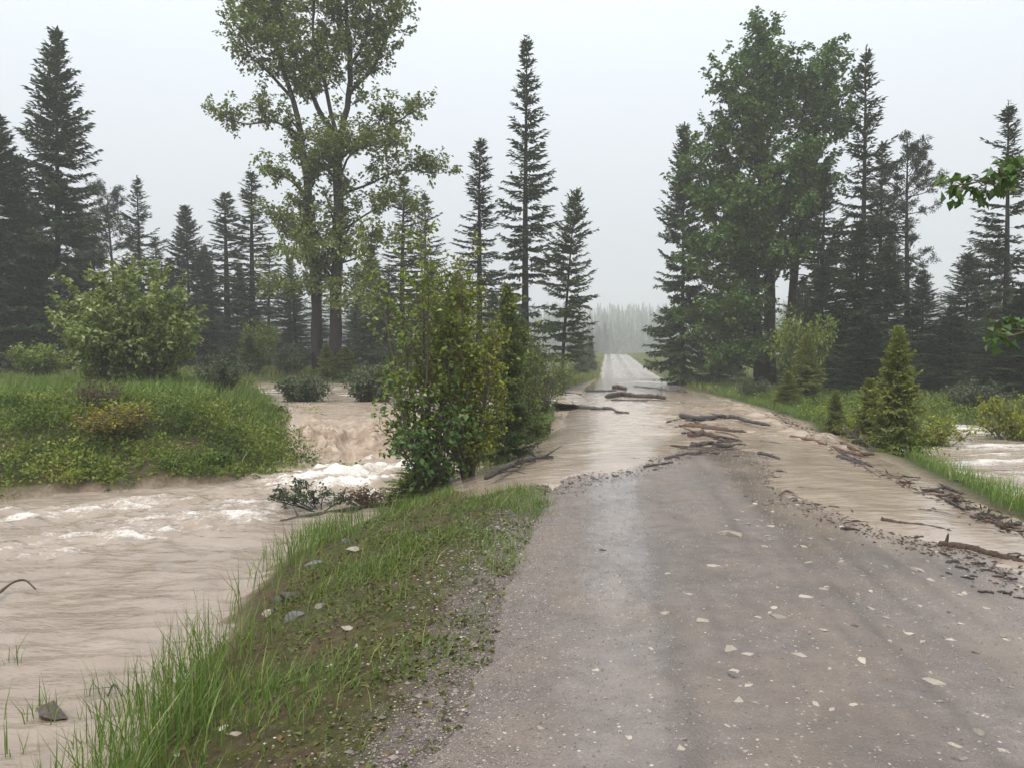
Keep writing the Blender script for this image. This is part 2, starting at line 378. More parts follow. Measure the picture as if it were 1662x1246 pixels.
def ground_z(x, y, full=False):
    x = np.asarray(x, float); y = np.asarray(y, float); sh = x.shape; x = x.ravel(); y = y.ravel(); P = np.stack([x, y], 1)
    u = x - cx(y); base = zr(y)
    nz = fbm(x * .55, y * .55, 4)
    L = sstep(1.0, 5.5, -x) * sstep(9, 12.5, y) * (1 - sstep(60, 90, y))
    T = base + .62 * L + .008 * np.clip(y - 20, 0, 40) * sstep(1, 6, -x) * (1 - sstep(60, 100, y))
    rightm = sstep(2.6, 4.4, u) * (1 - sstep(30, 60, y))
    T = T - .10 * rightm + .05 * nz * sstep(2.3, 3.5, np.abs(u)) + .15 * sstep(4, 12, np.abs(u)) * sstep(50, 80, y)
    T = T + .35 * sstep(9, 20, u) * (1 - sstep(60, 90, y))
    T = T + .02 * fbm(x * 3, y * 3, 3) * sstep(2.3, 2.8, np.abs(u))
    # creek
    sd = sdist(P, CREEK) + .22 * nz
    near = (x > -3.3) & (y < 14.2)
    w = np.where(near, 2.1, 4.0)
    z = np.where(sd > 0, CREEK_Z + (T - CREEK_Z) * np.where(near, np.clip(sd / w, 0, 1) ** .85, sstep(-.25, 1.0, sd / w) * 1.0), CREEK_Z - .5 * sstep(0, 1.2, -sd))
    z = np.where((sd > 0) & ~near, np.minimum(z, T), z)
    # pool
    sp = sdist(P, POOL) + .25 * nz
    z = np.where(sp < 1.5, np.minimum(z, POOL_Z - .34 * sstep(-3.5, 1.2, x) * sstep(23, 26, y) + .32 * np.clip(sp, -1.2, 1.5)), z)
    # cascade
    sc_ = sdist(P, CASC) + .35 * nz + .25 * fbm(x * 1.5, y * 1.5, 2); zc = casc_z(casc_st(P))
    k = 1 - sstep(-.25, np.where(x < -3.2, 2.4, .9), sc_); z = z * (1 - k) + (zc - .28) * k
    # ditch
    sdd = sdist(P, DITCH) + .3 * nz
    k = 1 - sstep(-.5, 1.3, sdd); z = z * (1 - k) + (DITCH_Z - .22 + .30 * np.clip(fbm(x * .6 + 5, y * .6, 3), 0, 1)) * k
    # road bed and flood
    fs = flood_sd(P)
    k = 1 - sstep(2.1 + .12 * nz, 2.95 + .2 * nz, np.abs(u)); z = z * (1 - k) + (base - .14) * k
    k = (1 - sstep(-.25, .35, fs)) * sstep(2.2, 2.6, np.abs(u)); z = z * (1 - k) + np.minimum(z, base - .07) * k
    z = z + hill(x, y)
    if not full: return z.reshape(sh)
    return z, sd, sp, sc_, sdd, fs, u, nz, near
def gz(x, y): return float(ground_z(np.array([x]), np.array([y]))[0])

def axis(lo, hi, a, b, fine, grow):
    m = list(np.arange(a, b + 1e-6, fine)); s = fine; x = b
    while x < hi: s = min(s * grow, 13); x += s; m.append(min(x, hi))
    s = fine; x = a; l = []
    while x > lo: s = min(s * grow, 13); x -= s; l.append(max(x, lo))
    return np.array(l[::-1] + m)
gx = axis(-520, 520, -13, 12, .17, 1.09); gy = axis(-40, 690, -1, 27, .17, 1.05)
GX, GY = np.meshgrid(gx, gy)
z, sd, sp, sc_, sdd, fs, u, nz, near = ground_z(GX, GY, True)
gxr, gyr = GX.ravel(), GY.ravel()
leftnear = near & (u < 0)
farb = (~near) & (gxr < 1)
grassc = np.where(farb, sstep(.3, 1.0, sd) * (.25 + .75 * sstep(3.4, 4.6, sd)), 0) + np.where(u > 2.6, sstep(2.6, 3.1, u), 0) + sstep(40, 55, gyr) * sstep(2.3, 3.2, np.abs(u)) + .35 * np.where(leftnear, sstep(-.1, .3, fbm(gxr * .8, gyr * .8 + 3, 3)), 0)
grav = np.where(leftnear, sstep(-3.35, -2.45, u + .35 * nz), .15)
mud = np.clip((1 - sstep(-.1, .15, sd)) + (1 - sstep(-.2, .25, sc_)) + (1 - sstep(-.2, .25, fs)) + (1 - sstep(-.1, .3, sp)), 0, 1) * .9
mud = np.maximum(mud, (1 - sstep(.0, .5, np.abs(sdd))) * .35)
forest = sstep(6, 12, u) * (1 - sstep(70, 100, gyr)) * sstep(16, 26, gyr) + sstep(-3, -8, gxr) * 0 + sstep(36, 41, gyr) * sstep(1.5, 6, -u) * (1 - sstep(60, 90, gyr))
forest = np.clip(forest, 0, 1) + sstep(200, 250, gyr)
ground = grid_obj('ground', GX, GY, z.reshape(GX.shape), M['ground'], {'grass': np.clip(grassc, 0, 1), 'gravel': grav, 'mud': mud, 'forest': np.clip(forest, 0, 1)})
tag(ground, kind='structure')

# road
ru = np.arange(-3.1, 3.15, .07)
ry = axis(-3, 240, -1, 14, .07, 1.02)
RU, RY = np.meshgrid(ru, ry); RX = cx(RY) + RU
def road_z(u, y, x):
    ax = np.abs(u); zz = zr(y) + .045 * (1 - (u / 2.4) ** 2) - .045
    zz = zz - .018 * np.exp(-((u + 1.68) / .30) ** 2) - .014 * np.exp(-((u - .15) / .32) ** 2) - .01 * np.exp(-((u - 1.4) / .3) ** 2)
    zz = zz + .012 * fbm(x * 1.3, y * 1.3, 3) + .006 * fbm(x * 7, y * 7, 3)
    e = 2.30 + .22 * fbm(x * .9 + 31, y * .9, 3) + .14 * fbm(x * 4 + 3, y * 4, 3)
    zz = zz - .26 * sstep(0, .95, ax - e)
    return zz
RZ = road_z(RU, RY, RX)
fsr = flood_sd(np.stack([RX.ravel(), RY.ravel()], 1)).reshape(RX.shape)
wet = .62 * np.exp(-((RU + 1.68) / .38) ** 4) + .30 * np.exp(-((RU - .2) / .35) ** 4) + .25 * np.exp(-((RU - 1.5) / .4) ** 4) + .22
wet = wet + .5 * sstep(1.6, .0, fsr) + .22 * fbm(RX * .7, RY * .25, 3) + .20 * fbm(RU * 7, RY * .35, 3) + .15 * fbm(RX * 3, RY * 3, 3) + .45 * sstep(50, 60, RY) - .3 * sstep(-2.05, -2.4, RU)
coarse = sstep(1.95, 2.4, np.abs(RU)) + .4 * sstep(.2, .5, fbm(RX * .9, RY * .4 + 40, 3))
mudr = .8 * (1 - sstep(-.3, .75, fsr + .45 * fbm(RX * 1.6, RY * 1.6, 4))) + .30 * np.exp(-((RU - .9) / .6) ** 2) * sstep(.0, .5, fbm(RX * .5 + 9, RY * .3, 3)) + .55 * sstep(52, 62, RY) * (1 - .6 * np.exp(-((RU) / .45) ** 2))
lob = sdist(np.stack([RX.ravel(), RY.ravel()], 1), LOBAR).reshape(RX.shape)
mudr = mudr * sstep(-.3, .6, lob)
road = grid_obj('road', RX, RY, RZ, M['road'], {'wet': np.clip(wet, 0, 1), 'coarse': np.clip(coarse, 0, 1), 'mud': np.clip(mudr, 0, 1), 'streak': np.clip(sstep(.05, .6, fbm(RU * 8 + 3, RY * .22, 4)) * .8 + .5 * sstep(.1, .5, fbm(RX * 2.5, RY * 1.2, 4)), 0, 1) * (1 - sstep(30, 45, RY))})
tag(road, kind='structure')

# ------------------------------------------------------------------ water
FL = np.array([-.75, -.66])
def creek_foam(x, y):
    P = np.stack([x.ravel(), y.ravel()], 1); a = (P @ FL); b = P @ np.array([-FL[1], FL[0]])
    l1 = ldist(P, [(-2.4, 15.8), (-3.2, 12.8), (-4.9, 10.4), (-7, 8.4), (-11, 6.3), (-20, 3)])
    l2 = ldist(P, [(-3.4, 15.0), (-5, 12.6), (-7.5, 11.0), (-11, 9.6), (-18, 8)])
    st = fbm(a * .55 + 3, b * 2.6, 4, .6); br = fbm(P[:, 0] * 2.3, P[:, 1] * 2.3 + 7, 4, .6)
    dd = np.minimum(l1, l2 + .15); zone = 1 - sstep(.15, 1.7, dd)
    head = 1 - sstep(.8, 3.4, np.hypot((P[:, 0] + 2.5), (P[:, 1] - 15.2)))
    f = zone * (.25 + st * .75 + br * .45) + head * (.28 + .55 * br)
    f = f + (1 - sstep(1.5, 4.0, dd)) * .28 * np.clip(br * 2 - .5, 0, 1)
    return np.clip(f, 0, 1).reshape(x.shape), zone.reshape(x.shape), head.reshape(x.shape), st.reshape(x.shape), br.reshape(x.shape)
wx = axis(-36, -.3, -9, -.6, .06, 1.05); wy = axis(-5, 17, 2.4, 16.6, .06, 1.05)
WX, WY = np.meshgrid(wx, wy)
foam, zone, head, st, br = creek_foam(WX, WY)
wob = fbm(WX * .35, WY * .35 + 11, 3)
phase = (WY * 1.0 - WX * .16) * 2 * np.pi / .36 + 5.5 * wob + 2.0 * fbm(WX * 1.1, WY * 1.1, 2)
amp = .022 * (.35 + .65 * sstep(-.4, .4, fbm(WX * .5 + 4, WY * .5, 2)))
ripple = amp * 1.5 * (1 - 1.6 * np.abs(np.sin(phase * .5))) * (1 - .6 * zone) + .004 * fbm(WX * 9, WY * 14, 3)
WZ = CREEK_Z + ripple + zone * (.07 * br + .05 * st) + (zone * .07 + head * .10) * (.5 - np.abs(fbm(WX * 1.5 + 4, WY * 2.2, 4, .55)) * 2) + head * (.10 * br + .05) + .035 * (.5 - np.abs(fbm(WX * 1.1, WY * 1.9, 3)) * 2)
creek = grid_obj('creek_water', WX, WY, WZ, M['water'], {'foam': foam, 'churn': np.clip(zone * sstep(.2, .5, -st) * .45 + head * .25 * sstep(.1, .5, br), 0, 1), 'sandy': zone * .25 + head * .4})
tag(creek, kind='structure')
# cascade
S_, T_ = np.meshgrid(np.linspace(0, 1, 150), np.linspace(0, 1, 110), indexing='ij')
lx = -7.0 + (-4.5 + 7.0) * S_; rx = -1.2 + (-.7 + 1.2) * S_
CX = lx + (rx - lx) * T_ + .12 * fbm(S_ * 9, T_ * 7, 3); CY = 23.1 - 8.1 * S_ + .35 * fbm(T_ * 6, S_ * 3 + 2, 3)
mid = np.exp(-((S_ - .62) / .2) ** 2)
tu = fbm(CX * 1.9, CY * 1.5 + 5, 5, .62); tu2 = 1 - np.abs(fbm(CX * 1.6 + 9, CY * 1.2, 5, .6)) * 2.2
CZ = casc_z(np.clip((22.9 - CY) / 7.5, 0, 1)) + (.04 + .20 * mid) * tu + .34 * mid * np.clip(tu2, 0, 1) * sstep(0, .4, np.sin(T_ * 3.1)) + .06 * np.exp(-((S_ - .3) / .1) ** 2) * np.clip(tu, 0, 1)
CZ = CZ + .045 * np.exp(-((S_ - .12) / .06) ** 2) - .25 * (1 - sstep(0, .05, T_)) - .25 * sstep(.95, 1, T_) - .1 * sstep(.96, 1., S_) - .05 * (1 - sstep(0, .03, S_))
churn = mid * (.45 + .6 * np.clip(tu2, 0, 1)) + .35 * sstep(.1, .35, tu) * sstep(.2, .35, S_)
cfoam = sstep(.72, .9, S_) * (.32 + .7 * tu) + .35 * sstep(.25, .55, tu) * sstep(.3, .5, S_)
casc = grid_obj('cascade_water', CX, CY, CZ, M['water'], {'foam': np.clip(cfoam, 0, 1), 'churn': np.clip(churn, 0, 1), 'sandy': .55 + 0 * S_})
tag(casc, kind='structure')
# upper pool
PX, PY = np.meshgrid(np.arange(-15, 3.0, .12), np.arange(21.8, 37, .12))
pf = sdist(np.stack([PX.ravel(), PY.ravel()], 1), POOL).reshape(PX.shape)
pb = fbm(PX * 1.2, PY * 2.5, 4, .6)
PZ = POOL_Z - .34 * sstep(-3.5, 1.2, PX) * sstep(23, 26, PY) + .035 * pb - .25 * np.clip((22.9 - PY), 0, 2)
pool = grid_obj('upper_pool_water', PX, PY, PZ, M['water'], {'foam': np.clip(sstep(.0, .5, pb) * sstep(24, 27, PY) * .8, 0, 1), 'churn': 0 * PX, 'sandy': .6 + 0 * PX}, keep=pf < 1.2)
tag(pool, kind='structure')
# flood over the road
fy = axis(.5, 59, 2, 24, .075, 1.03); FXs = np.arange(-4.6, 4.4, .075)
FU, FY = np.meshgrid(FXs, fy); FX = cx(FY) + FU
fsd = flood_sd(np.stack([FX.ravel(), FY.ravel()], 1)).reshape(FX.shape)
calm = np.maximum(sstep(28, 40, FY), .72 * np.maximum(sstep(-1.5, -.3, fsd), 1 - sstep(12.5, 15, FY + .0 * FU))); fn = fbm(FX * 1.4, FY * 1.4, 4, .55); fn2 = fbm(FX * .8 + FY * .5, FY * 3.2, 4, .6)
edge = -fsd + .28 * fn + .12 * fbm(FX * 5, FY * 5, 3)
deep = sstep(.3, 2.0, -fsd) * (1 - .93 * sstep(28, 40, FY))
rw = np.exp(-((FU - 2.7) / .75) ** 2) * sstep(12.5, 16, FY) * (1 - sstep(27, 34, FY))
FZ = zr(FY) - .045 * (FU / 2.4) ** 2 + np.clip(edge * np.where(edge > 0, .07, .16), -.12, .03) + deep * (.055 * (.35 - np.abs(fbm(FX * 1.2 + FY * .3, FY * 1.9, 4, .55))) * (1 - .6 * sstep(30, 45, FY)) + .022 * fn2 + .018 * fn + .012 * fbm(FX * 5 + FY, FY * 6, 3)) + .004 * fbm(FX * 6, FY * 8 + 3, 3) * sstep(-.2, .3, -fsd) + rw * (.24 * fbm(FX * 1.5 + 3, FY * 1.5, 4, .6) + .03) - .10 * np.clip(np.abs(FU) - 2.7, 0, 2)
lob = sdist(np.stack([FX.ravel(), FY.ravel()], 1), LOBAR).reshape(FX.shape)
FZ = FZ - .09 * (1 - sstep(-.6, .5, lob + .6 * fn))
ffoam_sheen = np.clip(deep * (sstep(.3, .7, fn2) * .55 + .25 * rw * sstep(.1, .6, fn)) + .12 * sstep(28, 40, FY), 0, 1)  # foam; far calm water whitened too, a sky reflection put into colour
flood = grid_obj('flood_water', FX, FY, FZ, M['water'], {'foam': ffoam_sheen, 'churn': np.clip(rw * .8 * sstep(-.1, .4, fn) + deep * .35 * sstep(.0, .5, fn2), 0, 1), 'sandy': np.clip(.55 + .45 * deep, 0, 1), 'calm': calm * .9}, keep=fsd < .5)
tag(flood, kind='structure')
# ditch
DX, DY = np.meshgrid(np.arange(5.5, 19, .1), np.arange(7, 21.5, .1))
dsd = sdist(np.stack([DX.ravel(), DY.ravel()], 1), DITCH).reshape(DX.shape)
dn = fbm(DX * 1.1 - DY * .3, DY * 2.2, 4, .6)
ditch = grid_obj('ditch_water', DX, DY, DITCH_Z + .05 * dn, M['water'], {'foam': np.clip(.42 + .7 * dn, 0, 1), 'churn': 0 * DX, 'sandy': .5 + 0 * DX}, keep=dsd < .8)
tag(ditch, kind='structure')

# ------------------------------------------------------------------ trees: builders return (trunk mesh, crown mesh, height)
def curve(p0, d, L, n, sag=0.0, lift=0.0, g=None, wob=0.0):
    t = np.linspace(0, 1, n)[:, None]
    P = p0 + d * L * t + np.array([0, 0, 1.0]) * L * (-sag * t + lift * t ** 2)
    if wob and g is not None: P = P + g.normal(0, wob * L, (n, 3)) * t
    return P
def spruce_mesh(seed, H, R, whorl, per, z0=.04, shape=.8, droop=.35, card=.24, cw=.07, mat='spruce', irregular=.25, lean=0., tipnew=0., gap=0.0, belly=0.0):
    g = np.random.default_rng(seed); tr = MB(); cr = MB()
    zt = np.linspace(0, 1, 14); ax = np.stack([lean * H * zt ** 1.5, .03 * np.sin(zt * 5 + seed) * H * .1, zt * H], 1)
    tr.tube(ax, H * .0105 * (1 - zt) ** .9 + .010, 8)
    def axis_at(t): return np.array([np.interp(t, zt, ax[:, 0]), np.interp(t, zt, ax[:, 1]), t * H])
    C = []; D = []; Nn = []; Ls = []; Ti = []
    z = z0 * H
    while z < H * .985:
        t = z / H
        prof = min(1.0, (1 - t) ** shape * 1.05) * (0.72 + .28 * min(1, (t - z0) / .12 + .3))
        if belly: prof *= 1 - belly * (1 - min(1, t / .42))
        for k in range(per):
            if g.random() < gap: continue
            az = g.random() * 2 * np.pi
            L = R * prof * (1 + irregular * g.normal()) + .06
            L = max(.08, min(L, R * 1.25))
            el = -.30 * droop * 2 * (1 - t) + .75 * t ** 2.2 + g.normal(0, .08)
            d = np.array([math.cos(az) * math.cos(el), math.sin(az) * math.cos(el), math.sin(el)])
            p0 = axis_at(t + g.normal(0, .003))
            n = 6; P = curve(p0, d, L, n, droop * .55 * (1 - t), droop * .62, g, .02)
            if L > .5: tr.tube(P, np.linspace(.006 * L + .006, .004, n), 3, cap=False)
            # side twigs carrying needles
            m = max(3, int(L / (card * .36)))
            s = np.linspace(.12, 1, m) + g.normal(0, .02, m)
            B = np.stack([np.interp(s, np.linspace(0, 1, n), P[:, i]) for i in range(3)], 1)
            side = nrm(np.cross(d, [0, 0, 1.0]))
            for sg in (-1, 1):
                tl = (.30 * L * (1 - s) ** .8 + .10) * g.uniform(.6, 1.2, m)
                td = nrm(d * .75 + sg * side * g.uniform(.45, 1.0, (m, 1)) + np.array([0, 0, -1.0]) * g.uniform(.0, .45, (m, 1)) * (1.1 - t))
                kk = np.maximum(1, np.round(tl / (card * .62)).astype(int)); km = kk.max()
                for q in range(km):
                    ok = kk > q
                    C.append(B[ok] + td[ok] * (tl[ok] * q / kk[ok])[:, None]); D.append(td[ok] + g.normal(0, .22, (ok.sum(), 3)))
                    Ls.append(np.full(ok.sum(), card) * g.uniform(.7, 1.3, ok.sum())); 
                    Ti.append(np.clip(g.normal(.42, .2, ok.sum()) + tipnew * (q == kk[ok] - 1), 0, 1))
            C.append(B); D.append(np.broadcast_to(d, B.shape) + g.normal(0, .3, B.shape)); Ls.append(np.full(m, card)); Ti.append(np.clip(g.normal(.45, .2, m) + tipnew * (s > .8), 0, 1))
        z += whorl * H * (.75 + .5 * g.random()) * (1.15 - .55 * t)
    # leader
    m = 14; C.append(np.stack([np.full(m, ax[-1, 0]), np.zeros(m) + ax[-1, 1], H * np.linspace(.955, 1.0, m)], 1)); D.append(g.normal(0, .6, (m, 3)) + [0, 0, 1.0]); Ls.append(np.full(m, card * .8)); Ti.append(np.full(m, .6))
    C = np.vstack(C); D = np.vstack(D); Ls = np.concatenate(Ls); Ti = np.concatenate(Ti)
    N = g.normal(0, .55, C.shape) + [0, 0, 1.0]
    cr.leaves(C, D, N, Ls, cw * g.uniform(.7, 1.3, len(C)), Ti, .15)
    return tr, cr, H, M['bark'], M[mat]
def pine_mesh(seed, H, R, n, z0=.4, mat='pine'):
    g = np.random.default_rng(seed); tr = MB(); cr = MB()
    zt = np.linspace(0, 1, 16); ax = np.stack([.012 * H * np.sin(zt * 4 + seed), .012 * H * np.cos(zt * 3), zt * H], 1)
    tr.tube(ax, H * .012 * (1 - zt) ** .8 + .015, 8)
    C = []; D = []
    for i in range(n):
        t = z0 + (1 - z0) * (i / n) ** .9; az = g.random() * 6.283
        L = R * (.35 + .65 * math.sin(min(1, (1 - t) / (1 - z0) * 1.25 + .1) * 2.2)) * g.uniform(.5, 1.15)
        el = g.normal(.15 + .5 * t ** 3, .15); d = np.array([math.cos(az) * math.cos(el), math.sin(az) * math.cos(el), math.sin(el)])
        p0 = np.array([np.interp(t, zt, ax[:, 0]), np.interp(t, zt, ax[:, 1]), t * H])
        P = curve(p0, d, L, 6, .1, .3, g, .04); tr.tube(P, np.linspace(.012 * L + .012, .006, 6), 4, cap=False)
        for q in range(int(5 + 5 * L)):
            s = g.uniform(.4, 1.0); b = np.array([np.interp(s, np.linspace(0, 1, 6), P[:, k]) for k in range(3)])
            sd_ = nrm(d + g.normal(0, .7, 3)); e = b + sd_ * g.uniform(.1, .45) * L * .4
            tr.tube(np.stack([b, e]), [.008, .004], 3, cap=False)
            m = 22; cc = e + g.normal(0, .07, (m, 3)); C.append(cc); D.append(nrm(g.normal(0, .7, (m, 3)) + sd_ + [0, 0, .3]))
    m = 60; C.append(np.stack([g.normal(0, .12, m) + ax[-1, 0], g.normal(0, .12, m) + ax[-1, 1], H * g.uniform(.95, .995, m)], 1)); D.append(g.normal(0, .5, (m, 3)) + [0, 0, 1.0])
    C = np.vstack(C); D = np.vstack(D)
    cr.leaves(C, D, g.normal(0, 1, C.shape), .17 * g.uniform(.7, 1.3, len(C)), .045, np.clip(g.normal(.5, .25, len(C)), 0, 1), .1)
    return tr, cr, H, M['bark'], M[mat]
def broadleaf(seed, limbs, leaf, sec_step=.5, sec_len=(1.2, 2.4), ter_step=.32, ter_len=(.4, .9), per=14, up=.5, start=.25, mat='cotton', bark='bark_cotton', tip=.97, spread=.10, nseg=7, droop=.5):
    """limbs: (points, r0, r1, bare fraction)"""
    g = np.random.default_rng(seed); tr = MB(); cr = MB(); C = []; D = []
    for P, r0, r1, bare in limbs:
        P = np.asarray(P, float); m = max(4, len(P) * 3)
        tt = np.linspace(0, 1, len(P)); ts = np.linspace(0, 1, m)
        Q = np.stack([np.interp(ts, tt, P[:, k]) for k in range(3)], 1)
        ks = np.array([.25, .5, .25])
        for _ in range(2): Q[1:-1] = Q[:-2] * .25 + Q[1:-1] * .5 + Q[2:] * .25
        seg = np.linalg.norm(np.diff(Q, axis=0), axis=1); Lt = seg.sum()
        Q[1:-1] += g.normal(0, .01 * Lt / 4, (m - 2, 3))
        tr.tube(Q, np.interp(ts, [0, 1], [r0, r1]), nseg, rough=.06, seed=seed)
        cum = np.concatenate([[0], np.cumsum(seg)]) / Lt
        s = bare
        while s < 1.0:
            p = np.array([np.interp(s, cum, Q[:, k]) for k in range(3)]); T = nrm(np.array([np.interp(min(1, s + .04), cum, Q[:, k]) for k in range(3)]) - np.array([np.interp(max(0, s - .04), cum, Q[:, k]) for k in range(3)]))
            az = g.random() * 6.283; o = np.array([math.cos(az), math.sin(az), 0])
            d = nrm(o * .85 + T * .55 + np.array([0, 0, up]) + g.normal(0, .15, 3)); L = g.uniform(*sec_len) * (1.1 - .5 * s)
            B = curve(p, d, L, 5, .05, .08, g, .05); tr.tube(B, np.linspace(max(.006, r1 * .6) , .005, 5), 4, cap=False)
            nt = max(2, int(L / ter_step))
            for q in range(nt + 1):
                f = .22 + .78 * (q + g.random() * .6) / (nt + .6); f = min(f, 1)
                b = np.array([np.interp(f, np.linspace(0, 1, 5), B[:, k]) for k in range(3)])
                e = nrm(d * .7 + g.normal(0, .75, 3) + np.array([0, 0, .15])); tl = g.uniform(*ter_len)
                tr.tube(np.stack([b, b + e * tl * .5 + [0, 0, .02], b + e * tl - np.array([0, 0, .1 * tl])]), [.006, .004, .002], 3, cap=False)
                k = int(per * g.uniform(.6, 1.4)); ff = g.uniform(.15, 1.05, k)
                C.append(b + e * tl * ff[:, None] + g.normal(0, spread, (k, 3))); D.append(g.normal(0, .7, (k, 3)) * [1, 1, .55] + e * .5 - np.array([0, 0, droop * .7]))
            s += sec_step / Lt * g.uniform(.6, 1.4)
    C = np.vstack(C); D = np.vstack(D); n = len(C)
    N = g.normal(0, .42, (n, 3)) + [0, 0, .9]
    cr.leaves(C, D, N, leaf * g.uniform(.7, 1.25, n), leaf * .78 * g.uniform(.75, 1.2, n), np.clip(np.where(g.random(n) > tip, 1, g.normal(.4, .22, n)), 0, 1))
    return tr, cr, 1, M[bark], M[mat]
def bush_mesh(seed, h, r, stems, leaf, mat, bark='twig', per=9, sec=.22, flat=1.0, droop=.3, up=.8, lw=.55, base=.15):
    g = np.random.default_rng(seed); limbs = []
    for i in range(stems):
        az = g.random() * 6.283; f = g.uniform(.25, 1.0); o = np.array([math.cos(az), math.sin(az), 0]); hh = h * g.uniform(.6, 1.0) * (1.05 - .35 * f)
        b = o * base * r * g.random(); limbs.append(([b, b + o * r * f * .35 + [0, 0, hh * .5], b + o * r * f * .8 + [0, 0, hh * flat]], .008 + .008 * h, .004, .18))
    t = broadleaf(seed + 1, limbs, leaf, sec, (.18 * h + .1, .34 * h + .15), max(.1, .09 * h), (.08, .22 + .06 * h), per, up, .2, mat, bark, .96, .03 + .015 * h, 4, droop)
    return t
PROTO = {}
def proto_data(key, build):
    if key not in PROTO:
        tr, cr, H, mb, mc = build()
        V = lambda b: (np.vstack(b.v), np.vstack(b.q) if b.q else np.zeros((0, 4), int), np.vstack(b.t) if b.t else np.zeros((0, 3), int))
        a = mesh_data('trunk', *V(tr), mb, True, {'tint': np.concatenate(tr.a)}); c = mesh_data('crown', *V(cr), mc, False, {'tint': np.concatenate(cr.a)})
        PROTO[key] = (a, c, H)
    return PROTO[key]
def plant(name, key, build, loc, label, cat, group=None, rz=0.0, sc=(1, 1, 1), parts=('trunk', 'crown'), tilt=(0, 0)):
    a, c, H = proto_data(key, build)
    o = empty(name, loc, rz); o.scale = sc; o.rotation_euler = (tilt[0], tilt[1], rz); tag(o, label, cat, group)
    for nm, d in zip(parts, (a, c)):
        ch = bpy.data.objects.new(nm, d); COL.objects.link(ch); ch.parent = o
    return o
SPR = {
 'full': lambda: spruce_mesh(11, 18, 2.5, .0145, 6, .05, .70, .42, .30, .11),
 'tall': lambda: spruce_mesh(12, 18, 2.15, .0270, 6, .10, .98, .40, .28, .10, irregular=.26, gap=.1, belly=.25),
 'slim': lambda: spruce_mesh(13, 16, 1.25, .0230, 6, .08, .66, .34, .25, .09, irregular=.34, gap=.10),
 'lean': lambda: spruce_mesh(14, 12, 2.3, .0300, 6, .16, .62, .10, .28, .10, irregular=.34, lean=.05, belly=.68),
 'ragged': lambda: spruce_mesh(15, 18, 2.1, .0265, 6, .08, .85, .5, .29, .105, irregular=.45, gap=.16, belly=.3),
 'dense2': lambda: spruce_mesh(16, 15, 2.3, .0175, 6, .03, .66, .40, .30, .11, irregular=.32),
 'young': lambda: spruce_mesh(21, 2.6, .85, .034, 8, .04, .85, .12, .10, .036, 'spruce_young', irregular=.22, tipnew=.35),
 'young2': lambda: spruce_mesh(22, 2.2, .62, .038, 8, .04, .8, .1, .10, .036, 'spruce_young', irregular=.25, tipnew=.3),
 'youngd': lambda: spruce_mesh(23, 4.0, 1.0, .028, 8, .04, .8, .2, .12, .042, 'youngd', irregular=.28, tipnew=.25),
}
PIN = {'pine': lambda: pine_mesh(31, 15, 2.0, 70), 'pine2': lambda: pine_mesh(32, 12, 2.2, 80, .22)}
PH = {'full': (18, 2.5), 'tall': (18, 2.05), 'slim': (16, 1.25), 'lean': (12, 2.3), 'ragged': (18, 2.0), 'dense2': (15, 2.3), 'young': (2.6, .85), 'young2': (2.2, .62), 'youngd': (4, 1.), 'pine': (15, 2.0), 'pine2': (12, 2.2)}
def conifer(key, px, top, d, label, half=None, group=None, name='spruce_tree', cat='spruce tree', rz=None):
    p = atd(px, top, d); zg = gz(p[0], d) - .12; H = p[2] - zg; h0, r0 = PH[key]
    sz = H / h0; sx = sz if half is None else 1.22 * (half / F * d) / r0
    b = SPR.get(key) or PIN[key]
    return plant(name, key, b, (p[0], d, zg), label, cat, group, RNG.random() * 6.28 if rz is None else rz, (sx, sx * RNG.uniform(.88, 1.12), sz), tilt=(RNG.normal(0, .014), RNG.normal(0, .014)))

# named conifers ----------------------------------------------------
conifer('full', 82, 48, 42, 'tallest dark dense spruce on the far creek bank, beside the pale-leaved poplar bush', 66)
conifer('full', -8, 185, 40, 'dense dark spruce cut by the picture edge left of the tallest bank spruce', 62)
conifer('dense2', 28, 255, 47, 'shorter dark spruce squeezed between two taller dense spruces on far bank', 55)
conifer('ragged', 222, 286, 54, 'ragged spruce with broken bushy top behind the pale-leaved poplar bush', 40)
conifer('pine2', 180, 312, 56, 'rounded bushy pine beside the ragged broken-top spruce', 42, name='pine_tree', cat='pine tree')
conifer('dense2', 305, 335, 56, 'grey-green hazy spruce with blunt top in gap before the twin-trunk cottonwood', 42)
conifer('slim', 366, 313, 55, 'hazy narrow spruce, the middle one in the gap beside the cottonwood', 42)
conifer('slim', 404, 283, 52, 'thin see-through spruce standing next to the twin-trunk cottonwood', 40)
conifer('tall', 652, 285, 49, 'dark spruce rising close behind the twin-trunk cottonwood crown', 52)
conifer('ragged', 690, 312, 54, 'dark spruce with drooping limbs just right behind the twin-trunk cottonwood', 42)
conifer('slim', 775, 228, 46, 'slim dark spruce left of the tallest spire beside the road', 38)
conifer('tall', 853, 52, 42, 'tallest spire-topped spruce left of the flooded road', 62, rz=.4)
conifer('lean', 912, 308, 39, 'open spruce with upswept limbs leaning toward the road gap', 46, rz=.15)
conifer('dense2', 1112, 205, 46, 'drooping dense spruce at the roadside edge of the dark cottonwood', 44)
conifer('ragged', 1402, 78, 40, 'tall narrow spruce with sparse limbs right of the dark cottonwood', 58, rz=1.0)
conifer('slim', 1432, 232, 43, 'thin spruce top behind the tall sparse-limbed spruce', 34)
conifer('pine', 1472, 242, 39, 'open pine with bare lower trunk and tufted limbs', 52, name='pine_tree', cat='pine tree')
conifer('tall', 1332, 268, 41, 'dark open spruce tucked under the right side of the dark cottonwood', 52)
conifer('dense2', 1385, 360, 36, 'dense dark spruce skirt below the tall sparse-limbed spruce', 52)
conifer('dense2', 1440, 400, 37, 'dense dark spruce in front of the tufted pine trunk', 48)
